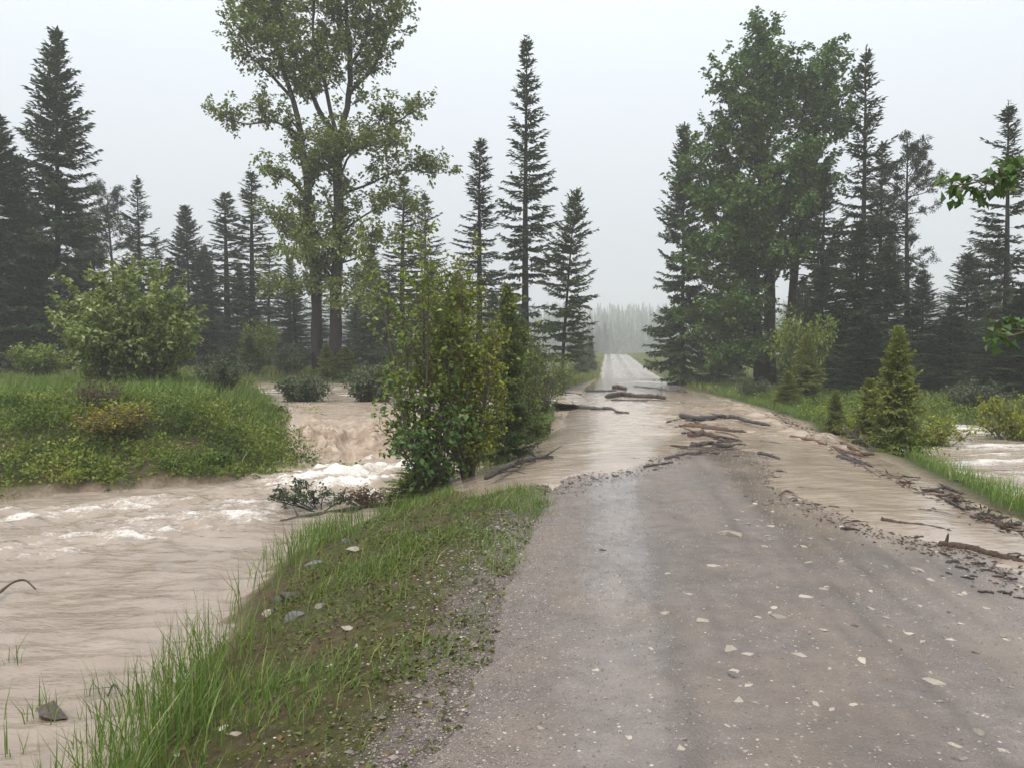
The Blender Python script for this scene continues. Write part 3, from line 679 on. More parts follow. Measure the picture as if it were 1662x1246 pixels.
conifer('full', 1500, 438, 38, 'short pointed spruce right of the tufted pine', 40)
conifer('dense2', 1335, 430, 37, 'low dark spruce standing at the foot of the dark cottonwood', 50)
conifer('dense2', 1572, 412, 42, 'hazy pointed spruce in the wood beyond the right ditch', 44)
conifer('pine2', 1606, 405, 44, 'hazy thin-crowned pine in the wood beyond the right ditch', 40, name='pine_tree', cat='pine tree')
conifer('ragged', 1642, 165, 35, 'tall dark spruce at the edge of the picture beyond the right ditch', 58, rz=2.2)
conifer('full', 1655, 470, 30, 'broad low dark spruce beneath the overhanging poplar leaves', 62)
conifer('full', 1620, 500, 33, 'dark spruce half hidden behind the broad low ditch-side spruce', 50)
conifer('full', 1545, 500, 36, 'middle dark spruce of the low row beyond the right ditch', 48)
# wood behind, look-alikes
wood = [(-60, 260, 50), (130, 330, 60), (150, 380, 50), (255, 385, 62), (275, 420, 58), (330, 400, 60), (435, 395, 62), (345, 440, 55), (60, 330, 55), (10, 360, 45), (110, 400, 47), (200, 420, 52), (470, 420, 60), (600, 400, 52), (630, 430, 50), (575, 430, 58), (700, 430, 55), (740, 440, 52), (520, 410, 62), (480, 470, 54), (390, 430, 60), (-30, 420, 42), (720, 500, 46), (800, 480, 47)] + [(-50 + 52 * k, 470 + (k * 37) % 60, 58 + (k * 5) % 9) for k in range(16)]
for i, (px, top, d) in enumerate(wood):
    conifer(['dense2', 'full', 'ragged', 'slim'][i % 4], px, top, d, 'dark spruce in the shaded wood behind the upper flood pool', 26 * 50 / d + 10 * RNG.random(), 'spruces in the wood behind the pool')
wood = [(1170, 480, 52), (1300, 450, 50), (1480, 500, 44), (1520, 540, 42), (1560, 520, 48), (1600, 560, 40), (1500, 560, 38), (1640, 540, 46), (1580, 590, 36), (1420, 500, 45), (1355, 500, 43), (1700, 420, 44), (1480, 585, 35), (1405, 520, 33), (1450, 545, 34)] + [(1285 + 48 * k, 500 + (k * 31) % 55, 50 + (k * 5) % 8) for k in range(9)]
for i, (px, top, d) in enumerate(wood):
    conifer(['dense2', 'full', 'dense2', 'ragged'][i % 4], px, top, d, 'dark spruce in the shaded wood right of the road', 26 * 50 / d + 10 * RNG.random(), 'spruces in the wood right of the road')
# far spruces around the crest of the road
far = [(928, 512, 225), (937, 519, 255), (946, 528, 270), (955, 524, 262), (963, 519, 280), (972, 530, 300), (981, 524, 290), (988, 534, 310), (950, 538, 240), (968, 541, 265), (1001, 540, 345), (1014, 544, 360), (1026, 541, 350), (1040, 545, 380), (1052, 546, 370), (1066, 542, 365), (1080, 544, 375), (1094, 540, 360), (995, 547, 330)]
for i, (px, top, d) in enumerate(far):
    conifer(['dense2', 'tall', 'full'][i % 3], px, top, d, 'fog-faded spruce beyond the crest of the road', None, 'fog-faded spruces beyond the crest')
# fog-hidden wood on the hillside
def low_spruce_mass():
    g = np.random.default_rng(5); b = MB()
    n = 3200
    ys = 330 + 330 * g.random(n) ** 1.2; xs = g.uniform(-.75, .75, n) * ys
    ok = ys > 0; xs = xs[ok]; ys = ys[ok]; zs = ground_z(xs, ys)
    for x, y, z_ in zip(xs, ys, zs):
        H = g.uniform(8, 16); R = H * g.uniform(.12, .18); k = 6
        for t in range(k):
            f = t / k; z0 = z_ + H * (f * .9 + .05); z1 = z0 + H * .22; r = R * (1 - f) ** .8 + .1; m = 5
            th = np.arange(m) / m * 6.283 + g.random(); rr = r * g.uniform(.6, 1.25, m)
            V = np.vstack([np.stack([x + rr * np.cos(th), y + rr * np.sin(th), z0 + g.normal(0, .3, m)], 1), [[x, y, min(z1, z_ + H)]]])
            j = np.arange(m); b.add(V, None, np.stack([j, (j + 1) % m, np.full(m, m)], 1), np.full(m + 1, g.random()))
    return b
o = low_spruce_mass().build('distant_forest', M['spruce']); tag(o, 'spruce wood on the fog-covered hillside', 'forest', kind='stuff')

# cottonwoods -------------------------------------------------------
def pix_limbs(spec, d0, org, seed):
    g = np.random.default_rng(seed); out = []
    for pts, r0, r1, bare, dep in spec:
        P = []; n = len(pts)
        for i, (a, b_) in enumerate(pts): P.append(atd(a, b_, d0 + dep * (i / (n - 1)) ** 1.2) - org)
        out.append((P, r0, r1, bare))
    return out
def cotton_left():
    d = 38; org = atd(543, 612, d); org[2] = gz(org[0], d) - .1
    S = [([(543, 612), (546, 480), (549, 350), (549, 228)], .34, .22, .40, 0),
         ([(549, 228), (522, 190), (490, 120), (460, 40), (440, -40), (425, -110)], .15, .03, .18, 2),
         ([(549, 228), (566, 170), (570, 90), (562, 10), (552, -80), (548, -150)], .18, .03, .15, -1),
         ([(568, 150), (612, 105), (640, 30), (655, -50), (660, -100)], .11, .02, .15, 2),
         ([(549, 262), (590, 222), (636, 205), (672, 180)], .09, .02, .35, -1.5),
         ([(549, 318), (600, 300), (655, 272), (705, 284)], .08, .015, .35, 1),
         ([(549, 240), (532, 150), (505, 60), (512, -20), (505, -100)], .12, .03, .25, -2.5),
         ([(549, 380), (590, 350), (630, 330), (660, 345)], .06, .015, .3, -1.5),
         ([(547, 430), (590, 415), (625, 385)], .05, .015, .3, -2),
         ([(549, 300), (565, 250), (600, 235), (620, 240)], .07, .015, .3, -3),
         ([(568, 110), (600, 60), (600, -20), (610, -90)], .09, .02, .2, -2),
         ([(515, 606), (512, 480), (505, 340), (488, 215)], .28, .17, .36, 0),
         ([(488, 215), (468, 130), (432, 40), (415, -30), (405, -80)], .15, .02, .15, 0),
         ([(490, 225), (445, 192), (398, 205), (362, 188)], .08, .015, .35, 1.5),
         ([(478, 165), (432, 112), (402, 92), (394, 45)], .09, .015, .3, -1.5),
         ([(440, 60), (415, 40), (395, 25)], .05, .015, .2, 1),
         ([(503, 330), (472, 290), (440, 286)], .06, .015, .35, -1.5),
         ([(508, 440), (482, 470), (450, 482)], .05, .012, .25, -1.5),
         ([(506, 400), (465, 385), (445, 350)], .05, .012, .3, 1.5),
         ([(507, 420), (490, 400), (470, 420)], .05, .012, .2, -3),
         ([(549, 450), (575, 470), (590, 500)], .05, .012, .2, -2.5),
         ([(500, 310), (520, 260), (530, 230)], .06, .012, .2, -2.5)]
    return broadleaf(51, pix_limbs(S, d, org, 1), .19, .20, (.9, 2.4), .34, (.35, .8), 20, .45, .2, 'cotton')
p = atd(543, 612, 38)
plant('cottonwood_tree', 'cotton_left', cotton_left, (p[0], 38, gz(p[0], 38) - .1), 'tall pale-leaved cottonwood with two dark trunks behind the upper flood pool', 'cottonwood tree')
def cotton_right():
    d = 44; org = atd(1250, 626, d); org[2] = gz(org[0], d) - .1
    S = [([(1250, 624), (1249, 450), (1240, 320), (1232, 220)], .36, .2, .45, 0),
         ([(1232, 220), (1232, 140), (1242, 50)], .14, .02, .0, 0),
         ([(1276, 624), (1288, 430), (1308, 290), (1330, 180), (1345, 85)], .30, .03, .35, .5),
         ([(1232, 624), (1226, 430), (1196, 320), (1172, 215)], .32, .03, .3, .8),
         ([(1240, 300), (1205, 210), (1185, 130)], .12, .02, .1, -1.5),
         ([(1236, 260), (1270, 170), (1285, 95)], .12, .02, .1, -1.5),
         ([(1232, 230), (1215, 150), (1212, 95)], .10, .02, .1, 1.5),
         ([(1228, 420), (1180, 370), (1140, 330)], .08, .02, .2, -1.5),
         ([(1210, 360), (1165, 300), (1140, 250)], .08, .02, .2, .5),
         ([(1230, 500), (1180, 470), (1135, 440)], .07, .02, .2, -1),
         ([(1232, 560), (1190, 545), (1150, 555)], .06, .02, .2, -1.5),
         ([(1234, 600), (1200, 590), (1165, 600)], .05, .015, .2, -1),
         ([(1296, 380), (1330, 330), (1362, 290)], .08, .02, .2, -1.0),
         ([(1310, 290), (1350, 220), (1372, 150)], .08, .02, .2, 1.0),
         ([(1282, 470), (1325, 440), (1350, 400)], .07, .02, .2, -1.5),
         ([(1250, 400), (1265, 330), (1290, 260)], .1, .02, .1, -3),
         ([(1245, 430), (1225, 380), (1215, 320)], .1, .02, .1, -3.2),
         ([(1250, 470), (1270, 430), (1300, 410)], .07, .02, .1, -3),
         ([(1240, 520), (1200, 500), (1180, 520)], .07, .02, .1, -2.5),
         ([(1222, 400), (1190, 410), (1160, 400)], .07, .02, .1, -2.5),
         ([(1290, 230), (1310, 170), (1305, 130)], .08, .02, .1, -1.5),
         ([(1225, 450), (1175, 430), (1125, 390)], .07, .02, .2, .5), ([(1228, 540), (1170, 520), (1120, 520)], .06, .02, .2, .3),
         ([(1215, 380), (1160, 350), (1118, 300)], .07, .02, .25, 1.2), ([(1240, 580), (1215, 570), (1190, 590)], .05, .02, .1, -2.5), ([(1262, 350), (1285, 320), (1320, 350)], .06, .02, .1, -2.5)]
    return broadleaf(52, pix_limbs(S, d, org, 2), .23, .19, (1.0, 2.7), .36, (.35, .85), 24, .45, .2, 'cotton_dark')
p = atd(1250, 626, 44)
plant('cottonwood_tree', 'cotton_right', cotton_right, (p[0], 44, gz(p[0], 44) - .1), 'broad dark green cottonwood with several trunks right of the road', 'cottonwood tree')

# poplar saplings and bushes -----------------------------------------
def sapling(seed, h, r, leaf, mat, stems=3, per=9, bare=.12, sec=.17):
    g = np.random.default_rng(seed); limbs = []
    for i in range(stems):
        az = g.random() * 6.283; o = np.array([math.cos(az), math.sin(az), 0]) * r * (.10 if i == 0 else g.uniform(.3, .8)); hh = h * (1 if i == 0 else g.uniform(.55, .9))
        limbs.append(([np.zeros(3) + o * .05, o * .4 + [0, 0, hh * .35], o * .8 + [0, 0, hh * .7], o + [0, 0, hh]], .014 + .007 * h, .005, bare))
    return broadleaf(seed, limbs, leaf, sec, (.30 * r + .1, .75 * r + .1), .15, (.12, .38), per, .55, .2, mat, 'twig', .95, .045, 5, .55)
def put(name, key, build, px, py, z, label, cat, group=None, rz=0., sc=(1, 1, 1), d=None, parts=('stem', 'foliage')):
    p = at(px, py, z) if d is None else atd(px, py, d)
    p[2] = gz(p[0], p[1]) - .06
    return plant(name, key, build, tuple(p), label, cat, group, rz, sc, parts)
put('poplar_sapling', 'sap1', lambda: sapling(61, 4.15, 1.1, .09, 'sapling', 5, 7, .16), 694, 802, -.5, 'tall bright green poplar sapling above the cascade foot', 'sapling')
put('poplar_sapling', 'sap1b', lambda: bush_mesh(62, 1.75, 1.15, 12, .105, 'poplar_dark', per=5, sec=.27, lw=.6, droop=.75), 704, 808, -.5, 'dark drooping-leaved poplar bush in front of the cascade', 'poplar bush')
put('willow_bush', 'yg1', lambda: sapling(63, 3.5, 1.05, .065, 'yellowgreen', 9, 11, .12, .12), 760, 785, -.35, 'yellow-green fine-leaved bush between the poplar and the young spruce', 'bush')
put('willow_bush', 'yg2', lambda: sapling(64, 2.4, .62, .065, 'sapling', 6, 9, .12, .14), 858, 0, 0, 'olive leafy bush right of the young roadside spruce', 'bush', d=16.2)
put('willow_bush', 'yg3', lambda: sapling(65, 1.9, .6, .065, 'willow', 6, 9, .1, .14), 884, 0, 0, 'grey-green willow bush at the flooded road edge', 'bush', d=21)
put('willow_bush', 'yg4', lambda: sapling(66, 3.6, 1.2, .08, 'sapling', 6, 9, .1, .15), 742, 0, 0, 'tall green willow clump behind the yellow-green bush', 'bush', d=24)
put('willow_bush', 'yg5', lambda: sapling(67, 1.5, .8, .08, 'forb', 6, 9, .1, .15), 912, 0, 0, 'roadside bush below the leaning open spruce', 'bush', d=33)
def young(key, px, py, z, top, label, half, d=None, group=None):
    p = at(px, py, z) if d is None else atd(px, 600, d)
    zg = gz(p[0], p[1]) - .05; t = atd(px, top, p[1])[2]; h0, r0 = PH[key]
    return plant('young_spruce', key, SPR[key], (p[0], p[1], zg), label, 'young spruce', group, RNG.random() * 6.28, (half / F * p[1] / r0,) * 2 + ((t - zg) / h0,))
young('youngd', 824, 735, -.1, 465, 'slender young spruce at the left edge of the flooded road', 42)
young('youngd', 846, 700, -.05, 520, 'short young spruce behind the slender roadside spruce', 40)
young('youngd', 742, 0, 0, 445, 'grey-green young spruce top showing above the yellow-green bush', 40, d=30)
young('young', 690, 812, -.6, 735, 'low dark spruce skirt under the poplar bush at the water', 62)
young('young', 1308, 655, -.1, 545, 'light green young spruce at the foot of the dark cottonwood', 30)
young('young', 1455, 735, -.15, 535, 'yellow-green young spruce beside the drift pile on the right verge', 46)
young('young2', 1410, 712, -.12, 618, 'small yellow-green spruce just left of the larger verge spruce', 28)
young('young2', 1356, 692, -.1, 636, 'tiny spruce seedling on the verge behind the drift pile', 18)
young('young', 1278, 660, -.1, 605, 'small spruce seedling beside the light green young spruce', 24)
young('youngd', 958, 0, 0, 548, 'small hazy spruce in the meadow left of the far road', 12, d=75)
young('youngd', 942, 0, 0, 548, 'larger hazy young spruce in the meadow left of the far road', 16, d=66)
young('youngd', 405, 0, 0, 545, 'young spruce among shrubs left of the twin cottonwood trunks', 22, d=37)
young('young', 560, 0, 0, 565, 'light green spruce seedling right of the twin cottonwood trunks', 26, d=37)
young('young2', 530, 0, 0, 560, 'spruce seedling between the twin cottonwood trunks', 16, d=36.5)
# pale-leaved poplar bush on the far bank
put('poplar_bush', 'palepop', lambda: sapling(71, 3.4, 2.4, .15, 'pale', 9, 12, .06, .19), 232, 0, 0, 'pale-leaved spreading poplar bush on top of the far bank', 'poplar bush', d=23)
put('poplar_bush', 'palepop2', lambda: sapling(72, 2.2, 1.9, .14, 'pale', 8, 10, .08, .19), 165, 0, 0, 'low pale poplar growth at the foot of the spreading poplar bush', 'poplar bush', d=22)
put('willow_bush', 'wil1', lambda: bush_mesh(73, 1.15, 1.0, 16, .07, 'willow', per=8, sec=.13), 350, 0, 0, 'dull grey-green willow bush on the bank end beside the pool', 'willow bush', d=21.5)
put('willow_bush', 'wil2', lambda: bush_mesh(74, .95, .85, 18, .075, 'willow', per=8, sec=.11), 484, 0, 0, 'small willow bush standing in the pool at the cascade lip', 'willow bush', d=23.3, sc=(1.05, 1.05, 1.2))
put('willow_bush', 'wil3', lambda: bush_mesh(75, 1.1, 1.1, 26, .075, 'willow', per=8, sec=.10), 600, 0, 0, 'dense round willow bush standing at the cascade lip', 'willow bush', d=23.6, sc=(1.1, 1.1, 1.25))
put('shrub', 'yel', lambda: bush_mesh(76, .7, .95, 16, .065, 'yellowbush', per=6, sec=.13), 165, 0, 0, 'yellow-leaved low shrub on the far bank', 'shrub', d=15.0, sc=(1.25, 1.0, .85))
put('shrub', 'red', lambda: bush_mesh(77, .75, .7, 16, .05, 'redbush', per=4, sec=.16), 135, 0, 0, 'russet dead shrub behind the yellow-leaved shrub', 'shrub', d=16.0, sc=(1.1, 1.1, .9))
put('shrub', 'und1', lambda: bush_mesh(78, 1.5, 1.5, 18, .10, 'sapling', per=8, sec=.16), 60, 0, 0, 'bright green shrub under the tallest bank spruce', 'shrub', d=30)
put('shrub', 'und2', lambda: bush_mesh(79, 2.6, 1.7, 14, .10, 'forb', per=8, sec=.2), 405, 0, 0, 'olive green shrub in the shade left of the cottonwood trunks', 'shrub', d=38.5)
put('shrub', 'und3', lambda: bush_mesh(80, 1.4, 1.5, 18, .09, 'willow', per=8, sec=.16), 470, 0, 0, 'grey-green undergrowth bush before the cottonwood trunks', 'shrub', d=37)
put('shrub', 'und3', None, 640, 0, 0, 'grey-green undergrowth bush right of the cottonwood trunks', 'shrub', d=37.5, rz=1.3, sc=(1, 1, 1.3))
put('shrub', 'rt1', lambda: bush_mesh(81, .8, .8, 16, .06, 'willow', per=8, sec=.11), 1235, 0, 0, 'blue-grey willow shrub on the verge below the dark cottonwood', 'shrub', d=30)
put('shrub', 'und1', None, 1320, 0, 0, 'bright leafy shrub under the right side of the dark cottonwood', 'shrub', d=31, sc=(1.1, 1.1, 2.3))
put('shrub', 'rt2', lambda: bush_mesh(82, .9, 1.0, 14, .07, 'yellowgreen', per=8, sec=.13), 1520, 0, 0, 'yellow-green shrub by the ditch right of the verge spruce', 'shrub', d=16.5)
put('shrub', 'rt3', lambda: bush_mesh(83, 1.0, 1.2, 16, .08, 'willow', per=8, sec=.14), 1600, 0, 0, 'dull green shrub in front of the low spruces beyond the ditch', 'shrub', d=23)
put('shrub', 'rt2', None, 1665, 0, 0, 'yellow-green shrub under the overhanging poplar leaves', 'shrub', d=17.5, rz=2, sc=(1, 1, 1.4))
put('shrub', 'rt2', None, 1400, 0, 0, 'low yellow-green shrub behind the drift pile', 'shrub', d=18.5, rz=4, sc=(.8, .8, .8))
for i, (px, d) in enumerate([(20, 21), (60, 24), (110, 21), (300, 25), (380, 27), (150, 26)]):
    put('shrub', 'bank%d' % (i % 2), (lambda i=i: bush_mesh(84 + i % 2, .9, 1.0, 14, .09, ['forb', 'sapling'][i % 2], per=7, sec=.16)), px, 0, 0, ['leafy shrub at the far bank top left of the bright green shrub', 'bright shrub close beside the bright green shrub under the tallest spruce', 'leafy shrub at the foot of the pale poplar, toward the yellow shrub', 'bright low shrub right behind the spreading pale poplar', 'leafy shrub behind the dull willow at the bank end', 'bright shrub hidden behind the low pale poplar growth'][i], 'shrub', 'undergrowth shrubs on the far bank top', d=d, rz=i * 1.1, sc=(.8, .8, .5))
# half-drowned shrub in the creek
def drowned():
    g = np.random.default_rng(90); limbs = []
    for i in range(9):
        az = 2.2 + g.normal(0, .9) if i < 6 else g.random() * 6.28; o = np.array([math.cos(az), math.sin(az) * .6, 0]); L = g.uniform(.5, .95)
        limbs.append(([np.zeros(3), o * L * .5 + [0, 0, .18], o * L + [0, 0, g.uniform(.15, .5)]], .012, .004, .35))
    return broadleaf(91, limbs, .065, .12, (.10, .25), .09, (.06, .16), 5, .7, .2, 'willow', 'bark', .97, .02, 4, .1)
p = at(520, 828, CREEK_Z)
plant('drowned_shrub', 'drowned', drowned, (p[0], p[1], CREEK_Z - .06), 'half-drowned leafy shrub leaning in the brown creek', 'shrub', parts=('stem', 'foliage'))
p = at(595, 822, CREEK_Z)
plant('drowned_shrub', 'drowned2', lambda: bush_mesh(92, .32, .5, 14, .05, 'redbush', per=5, sec=.1), (p[0], p[1], CREEK_Z - .04), 'flattened brown twiggy clump caught in the creek beside the drowned shrub', 'shrub', parts=('stem', 'foliage'), sc=(1.2, .7, .8))
# poplar at the right edge with boughs reaching into view
def edge_poplar():
    org = np.array([6.9, 6.3, gz(6.9, 6.3) - .1]); B = lambda L: [np.array(q) - org for q in L]
    limbs = [(B([org, (6.9, 6.3, 2), (6.95, 6.4, 4), (7.0, 6.4, 6.2)]), .10, .03, .99),
             (B([(6.92, 6.3, 2.7), (5.9, 6.1, 3.0), (4.8, 5.9, 3.10), (4.1, 5.7, 3.02), (3.28, 5.5, 2.90)]), .03, .006, .42),
             (B([(6.9, 6.3, 1.7), (6.0, 6.0, 2.15), (5.0, 5.9, 2.12), (4.2, 5.75, 1.97), (3.52, 5.55, 1.80)]), .03, .006, .45),
             (B([(6.95, 6.4, 4.2), (6.2, 6.0, 4.9), (5.5, 5.6, 5.2)]), .03, .008, .3),
             (B([(6.95, 6.4, 4.8), (7.6, 6.9, 5.8), (8, 7.2, 6.3)]), .03, .008, .2),
             (B([(7.0, 6.4, 6.0), (6.8, 6.6, 7.0), (6.9, 6.4, 7.8)]), .03, .008, .1)]
    return broadleaf(93, limbs, .09, .13, (.14, .30), .09, (.06, .16), 8, .1, .2, 'poplar_dark', 'twig', .97, .03, 6, 1.0)
plant('poplar_tree', 'edge_poplar', edge_poplar, (6.9, 6.3, gz(6.9, 6.3) - .1), 'young poplar whose leafy boughs hang over the right ditch', 'poplar tree', parts=('trunk', 'crown'))

# ------------------------------------------------------------------ grass and ground cover
def scatter(n, x0, x1, y0, y1, seed):
    g = np.random.default_rng(seed); return g.uniform(x0, x1, n), g.uniform(y0, y1, n), g
def blades_obj(name, x, y, g, L, Wd, lean, mat, label, dz=-.02, cat='grass'):
    b = MB(); n = len(x); z_ = ground_z(x, y) + dz
    b.blades(np.stack([x, y, z_], 1), L, Wd, np.abs(g.normal(lean, lean * .6, n)), g.random(n) * 6.283, np.clip(np.where(g.random(n) > .93, 1., g.normal(.42, .2, n)), 0, 1))
    o = b.build(name, M[mat]); tag(o, label, cat, kind='stuff'); return o
# near bank, tall clumps along the water
x, y, g = scatter(190000, -4.0, 1.5, 2.2, 13.6, 201)
P = np.stack([x, y], 1); sd = sdist(P, CREEK); u = x - cx(y)
cl = fbm(x * 1.7 + 9, y * 1.7, 3); cl2 = fbm(x * .55 + 2, y * .55 + 8, 2)
dens = np.exp(-((sd - .15) / .42) ** 2) * (.07 + .93 * sstep(-.2, .4, cl)) * .50 + .06 * np.exp(-((sd + .55) / .45) ** 2) * sstep(.2, .5, cl)
ok = (g.random(len(x)) < dens * .42) & (flood_sd(P) > .1)
xx, yy = x[ok], y[ok]
L = (.24 + .24 * g.random(ok.sum())) * (.85 + .5 * np.exp(-((sd[ok] - .0) / .3) ** 2)) * (1 - .35 * sstep(8, 12, yy))
blades_obj('tall_grass', xx, yy, g, L, .008, .30, 'grass', 'tall green grass growing out of the creek edge')
dens = sstep(.3, .8, sd) * sstep(-2.25, -2.7, u + .25 * fbm(x * 1.3, y * 1.3, 3)) * (sstep(.05, .5, fbm(x * .9 + 30, y * .9, 3)) * .7 + .04 + .9 * sstep(8.6, 11, y) * sstep(-.2, .3, cl))
ok = (g.random(len(x)) < (dens + .03 * sstep(.3, .8, sd) * sstep(-2.4, -2.9, u)) * .36) & (flood_sd(P) > .15)
blades_obj('bank_grass', x[ok], y[ok], g, .07 + .16 * g.random(ok.sum()), .006, .55, 'grass', 'short grass tufts on the gravel bank beside the road')
# low weeds and moss on the bank
ok = (g.random(len(x)) < .55 * sstep(.15, .5, sd) * sstep(-2.2, -2.8, u) * (.18 + .82 * sstep(-.2, .3, fbm(x * 2.1 + 50, y * 2.1, 3)))) & (flood_sd(P) > .1)
b = MB(); n = ok.sum(); b.leaves(np.stack([x[ok], y[ok], ground_z(x[ok], y[ok]) - .004], 1), g.normal(0, 1, (n, 3)) * [1, 1, .35] + [0, 0, .35], g.normal(0, .3, (n, 3)) + [0, 0, 1], .022 + .035 * g.random(n), .016 + .018 * g.random(n), np.clip(g.normal(.45, .28, n), 0, 1))
tag(b.build('low_weeds', M['moss']), 'low moss and weeds on the brown bank soil', 'ground cover', kind='stuff')
def bank_pebbles():
    g = np.random.default_rng(402); n = 9000; y = 2.4 + 10 * g.random(n) ** 1.6; u_ = -2.4 - np.abs(g.normal(0, .5, n)); x = cx(y) + u_
    ok = (sdist(np.stack([x, y], 1), CREEK) > .1) & (g.random(n) < .25 + .75 * sstep(-.2, .3, fbm(x * 1.4, y * 1.4, 3))); x, y = x[ok], y[ok]; n = len(x)
    s = g.uniform(.004, .012, n) * (1 + 1.5 * (g.random(n) > .97)) * (.8 + .05 * y); b = MB()
    oc = np.array([[1, 0, 0], [0, 1, 0], [-1, 0, 0], [0, -1, 0], [0, 0, .8]], float); O = oc[None] * g.uniform(.6, 1.3, (n, 5, 1))
    V = O * [1, .8, .7] * s[:, None, None] + np.stack([x, y, ground_z(x, y) + s * .1], 1)[:, None]; i = np.arange(n)[:, None] * 5
    b.add(V.reshape(-1, 3), None, np.concatenate([i + [0, 1, 4], i + [1, 2, 4], i + [2, 3, 4], i + [3, 0, 4]], 0), np.repeat(g.random(n), 5)); return b
# leafy cover on the far bank
x, y, g = scatter(34000, -17, -1.2, 11, 23, 202)
P = np.stack([x, y], 1); sd = sdist(P, CREEK); ok = (sd > .12) & (sdist(P, CASC) > .2 + .3 * vnoise(x * 2, y * 2)) & (sdist(P, POOL) > .5) & ((x < -4) | (y > 16))
ok &= g.random(len(x)) < .35 + .65 * sstep(-.35, .2, fbm(x * 1.1, y * 1.1, 3))
ok &= (x < -3.5)
x, y, sd = x[ok], y[ok], sd[ok]; z_ = ground_z(x, y); hh = .05 + .16 * sstep(-.4, .7, fbm(x * .8 + 3, y * .8, 3)) * g.random(len(x))
b = MB(); tt = np.clip(fbm(x * .6 + 20, y * .6, 3) * .5 + .42, 0, 1)
for k in range(1):
    n = len(x); off = g.normal(0, .11, (n, 3)) * [1, 1, .2]; C = np.stack([x, y, z_ + hh * g.uniform(.2, 1.1, n)], 1) + off
    b.leaves(C, g.normal(0, .8, (n, 3)) + [0, -.15, .1], g.normal(0, .5, (n, 3)) + [0, -.2, 1], .055 + .055 * g.random(n), .04 + .03 * g.random(n), np.clip(tt + g.normal(0, .22, n), 0, 1))
for xc, yc in zip(g.uniform(-15, -2.6, 2600), g.uniform(11.0, 22.0, 2600)):
    q = np.array([[xc, yc]]); s_ = float(sdist(q, CREEK)[0]); c_ = float(sdist(q, CASC)[0]); big_ = vnoise(xc * .8 + 3, yc * .8)
    if s_ < -.25 + .5 * g.random() or s_ > 6 or float(sdist(q, POOL)[0]) < .3: continue
    if c_ < .1 and not (c_ > -.9 and xc < -3.2 and g.random() < .22): continue
    if g.random() > .25 + .9 * big_: continue
    r_ = g.uniform(.16, .42) * (.6 + .8 * big_); h_ = g.uniform(.25, .62) * (.45 + 1.3 * big_ ** 1.5) * (1 - .62 * sstep(1.8, 3.4, s_)); n = int(60 + 40 * g.random()); zb = max(gz(xc, yc), CREEK_Z - .1)
    dv = nrm(g.normal(0, 1, (n, 3))); dv[:, 2] = np.abs(dv[:, 2]); C = np.array([xc, yc, zb]) + dv * [r_, r_, h_] * g.uniform(.5, 1.25, (n, 1))
    ls = g.uniform(.035, .095)
    b.leaves(C, dv + g.normal(0, .6, (n, 3)) - [0, 0, .1], dv + g.normal(0, .35, (n, 3)) + [0, 0, .5], ls * g.uniform(.6, 1.3, n), ls * g.uniform(.35, .8, n), np.clip(-.05 + 1.0 * vnoise(xc * .9 + 40, yc * .9) + g.normal(0, .18) + g.normal(0, .13, n), 0, 1))
tag(b.build('bank_undergrowth', M['forb']), 'leafy green undergrowth covering the far creek bank', 'ground cover', kind='stuff')
x, y, g = scatter(60000, -17, -3.6, 11.5, 24, 203)
P = np.stack([x, y], 1); sd = sdist(P, CREEK); ok = (sd > .08) & (sdist(P, CASC) > .3) & (sdist(P, POOL) > .4) & (g.random(len(x)) < .015 + .5 * sstep(3.6, 4.8, sd) + .14 * sstep(.15, .4, fbm(x * .8, y * .8 + 5, 3)))
blades_obj('far_bank_grass', x[ok], y[ok], g, .22 + .38 * g.random(ok.sum()), .013, .45, 'grass', 'bright grass along the top of the far bank')
# grass behind the pool and between road and pool
x, y, g = scatter(26000, -22, 2.6, 24, 46, 204)
P = np.stack([x, y], 1); ok = (sdist(P, POOL) > .35) & (flood_sd(P) > .3)
blades_obj('wood_edge_grass', x[ok], y[ok], g, .2 + .3 * g.random(ok.sum()), .025, .4, 'meadow', 'grass at the edge of the wood around the upper pool')
x, y, g = scatter(26000, -2.2, 2.4, 11.5, 27, 205)
P = np.stack([x, y], 1); ok = (sdist(P, CREEK) > .1) & (sdist(P, CASC) > .15) & (sdist(P, POOL) > .1) & (flood_sd(P) > .02) & (g.random(len(x)) < sstep(-.3, .3, fbm(x * 1.3, y * 1.3, 3)))
blades_obj('embankment_grass', x[ok], y[ok], g, .10 + .22 * g.random(ok.sum()), .010, .5, 'grass', 'grass on the embankment between flooded road and creek')
# right verge
x, y, g = scatter(70000, 4.2, 9.5, 4.5, 34, 206)
P = np.stack([x, y], 1); u = x - cx(y); fsd_ = flood_sd(P); dsd_ = sdist(P, DITCH)
ok = (fsd_ > .12 + .1 * vnoise(x * 3, y * 3)) & (u > 2.2) & (g.random(len(x)) < (sstep(-.35, .25, fbm(x * 1.2, y * 1.2 + 9, 3)) * .8 + .1) * sstep(-.5, .1, dsd_))
blades_obj('verge_grass', x[ok], y[ok], g, .14 + .22 * g.random(ok.sum()), .009, .45, 'grass', 'bright green grass on the right verge between road and ditch')
x, y, g = scatter(60000, 6, 22, 8, 40, 207)
P = np.stack([x, y], 1); u = x - cx(y); z_ = ground_z(x, y); dsd_ = sdist(P, DITCH)
ok = (u > 3.6) & ((dsd_ > .2) | (z_ > DITCH_Z - .04)) & (g.random(len(x)) < .65 * sstep(-.4, .3, fbm(x * .7 + 2, y * .7, 3)))
blades_obj('ditch_grass', x[ok], y[ok], g, .15 + .28 * g.random(ok.sum()), .013, .45, 'grass', 'grass islands and banks of the right ditch')
x, y, g = scatter(9000, 5.0, 16, 13, 34, 208)
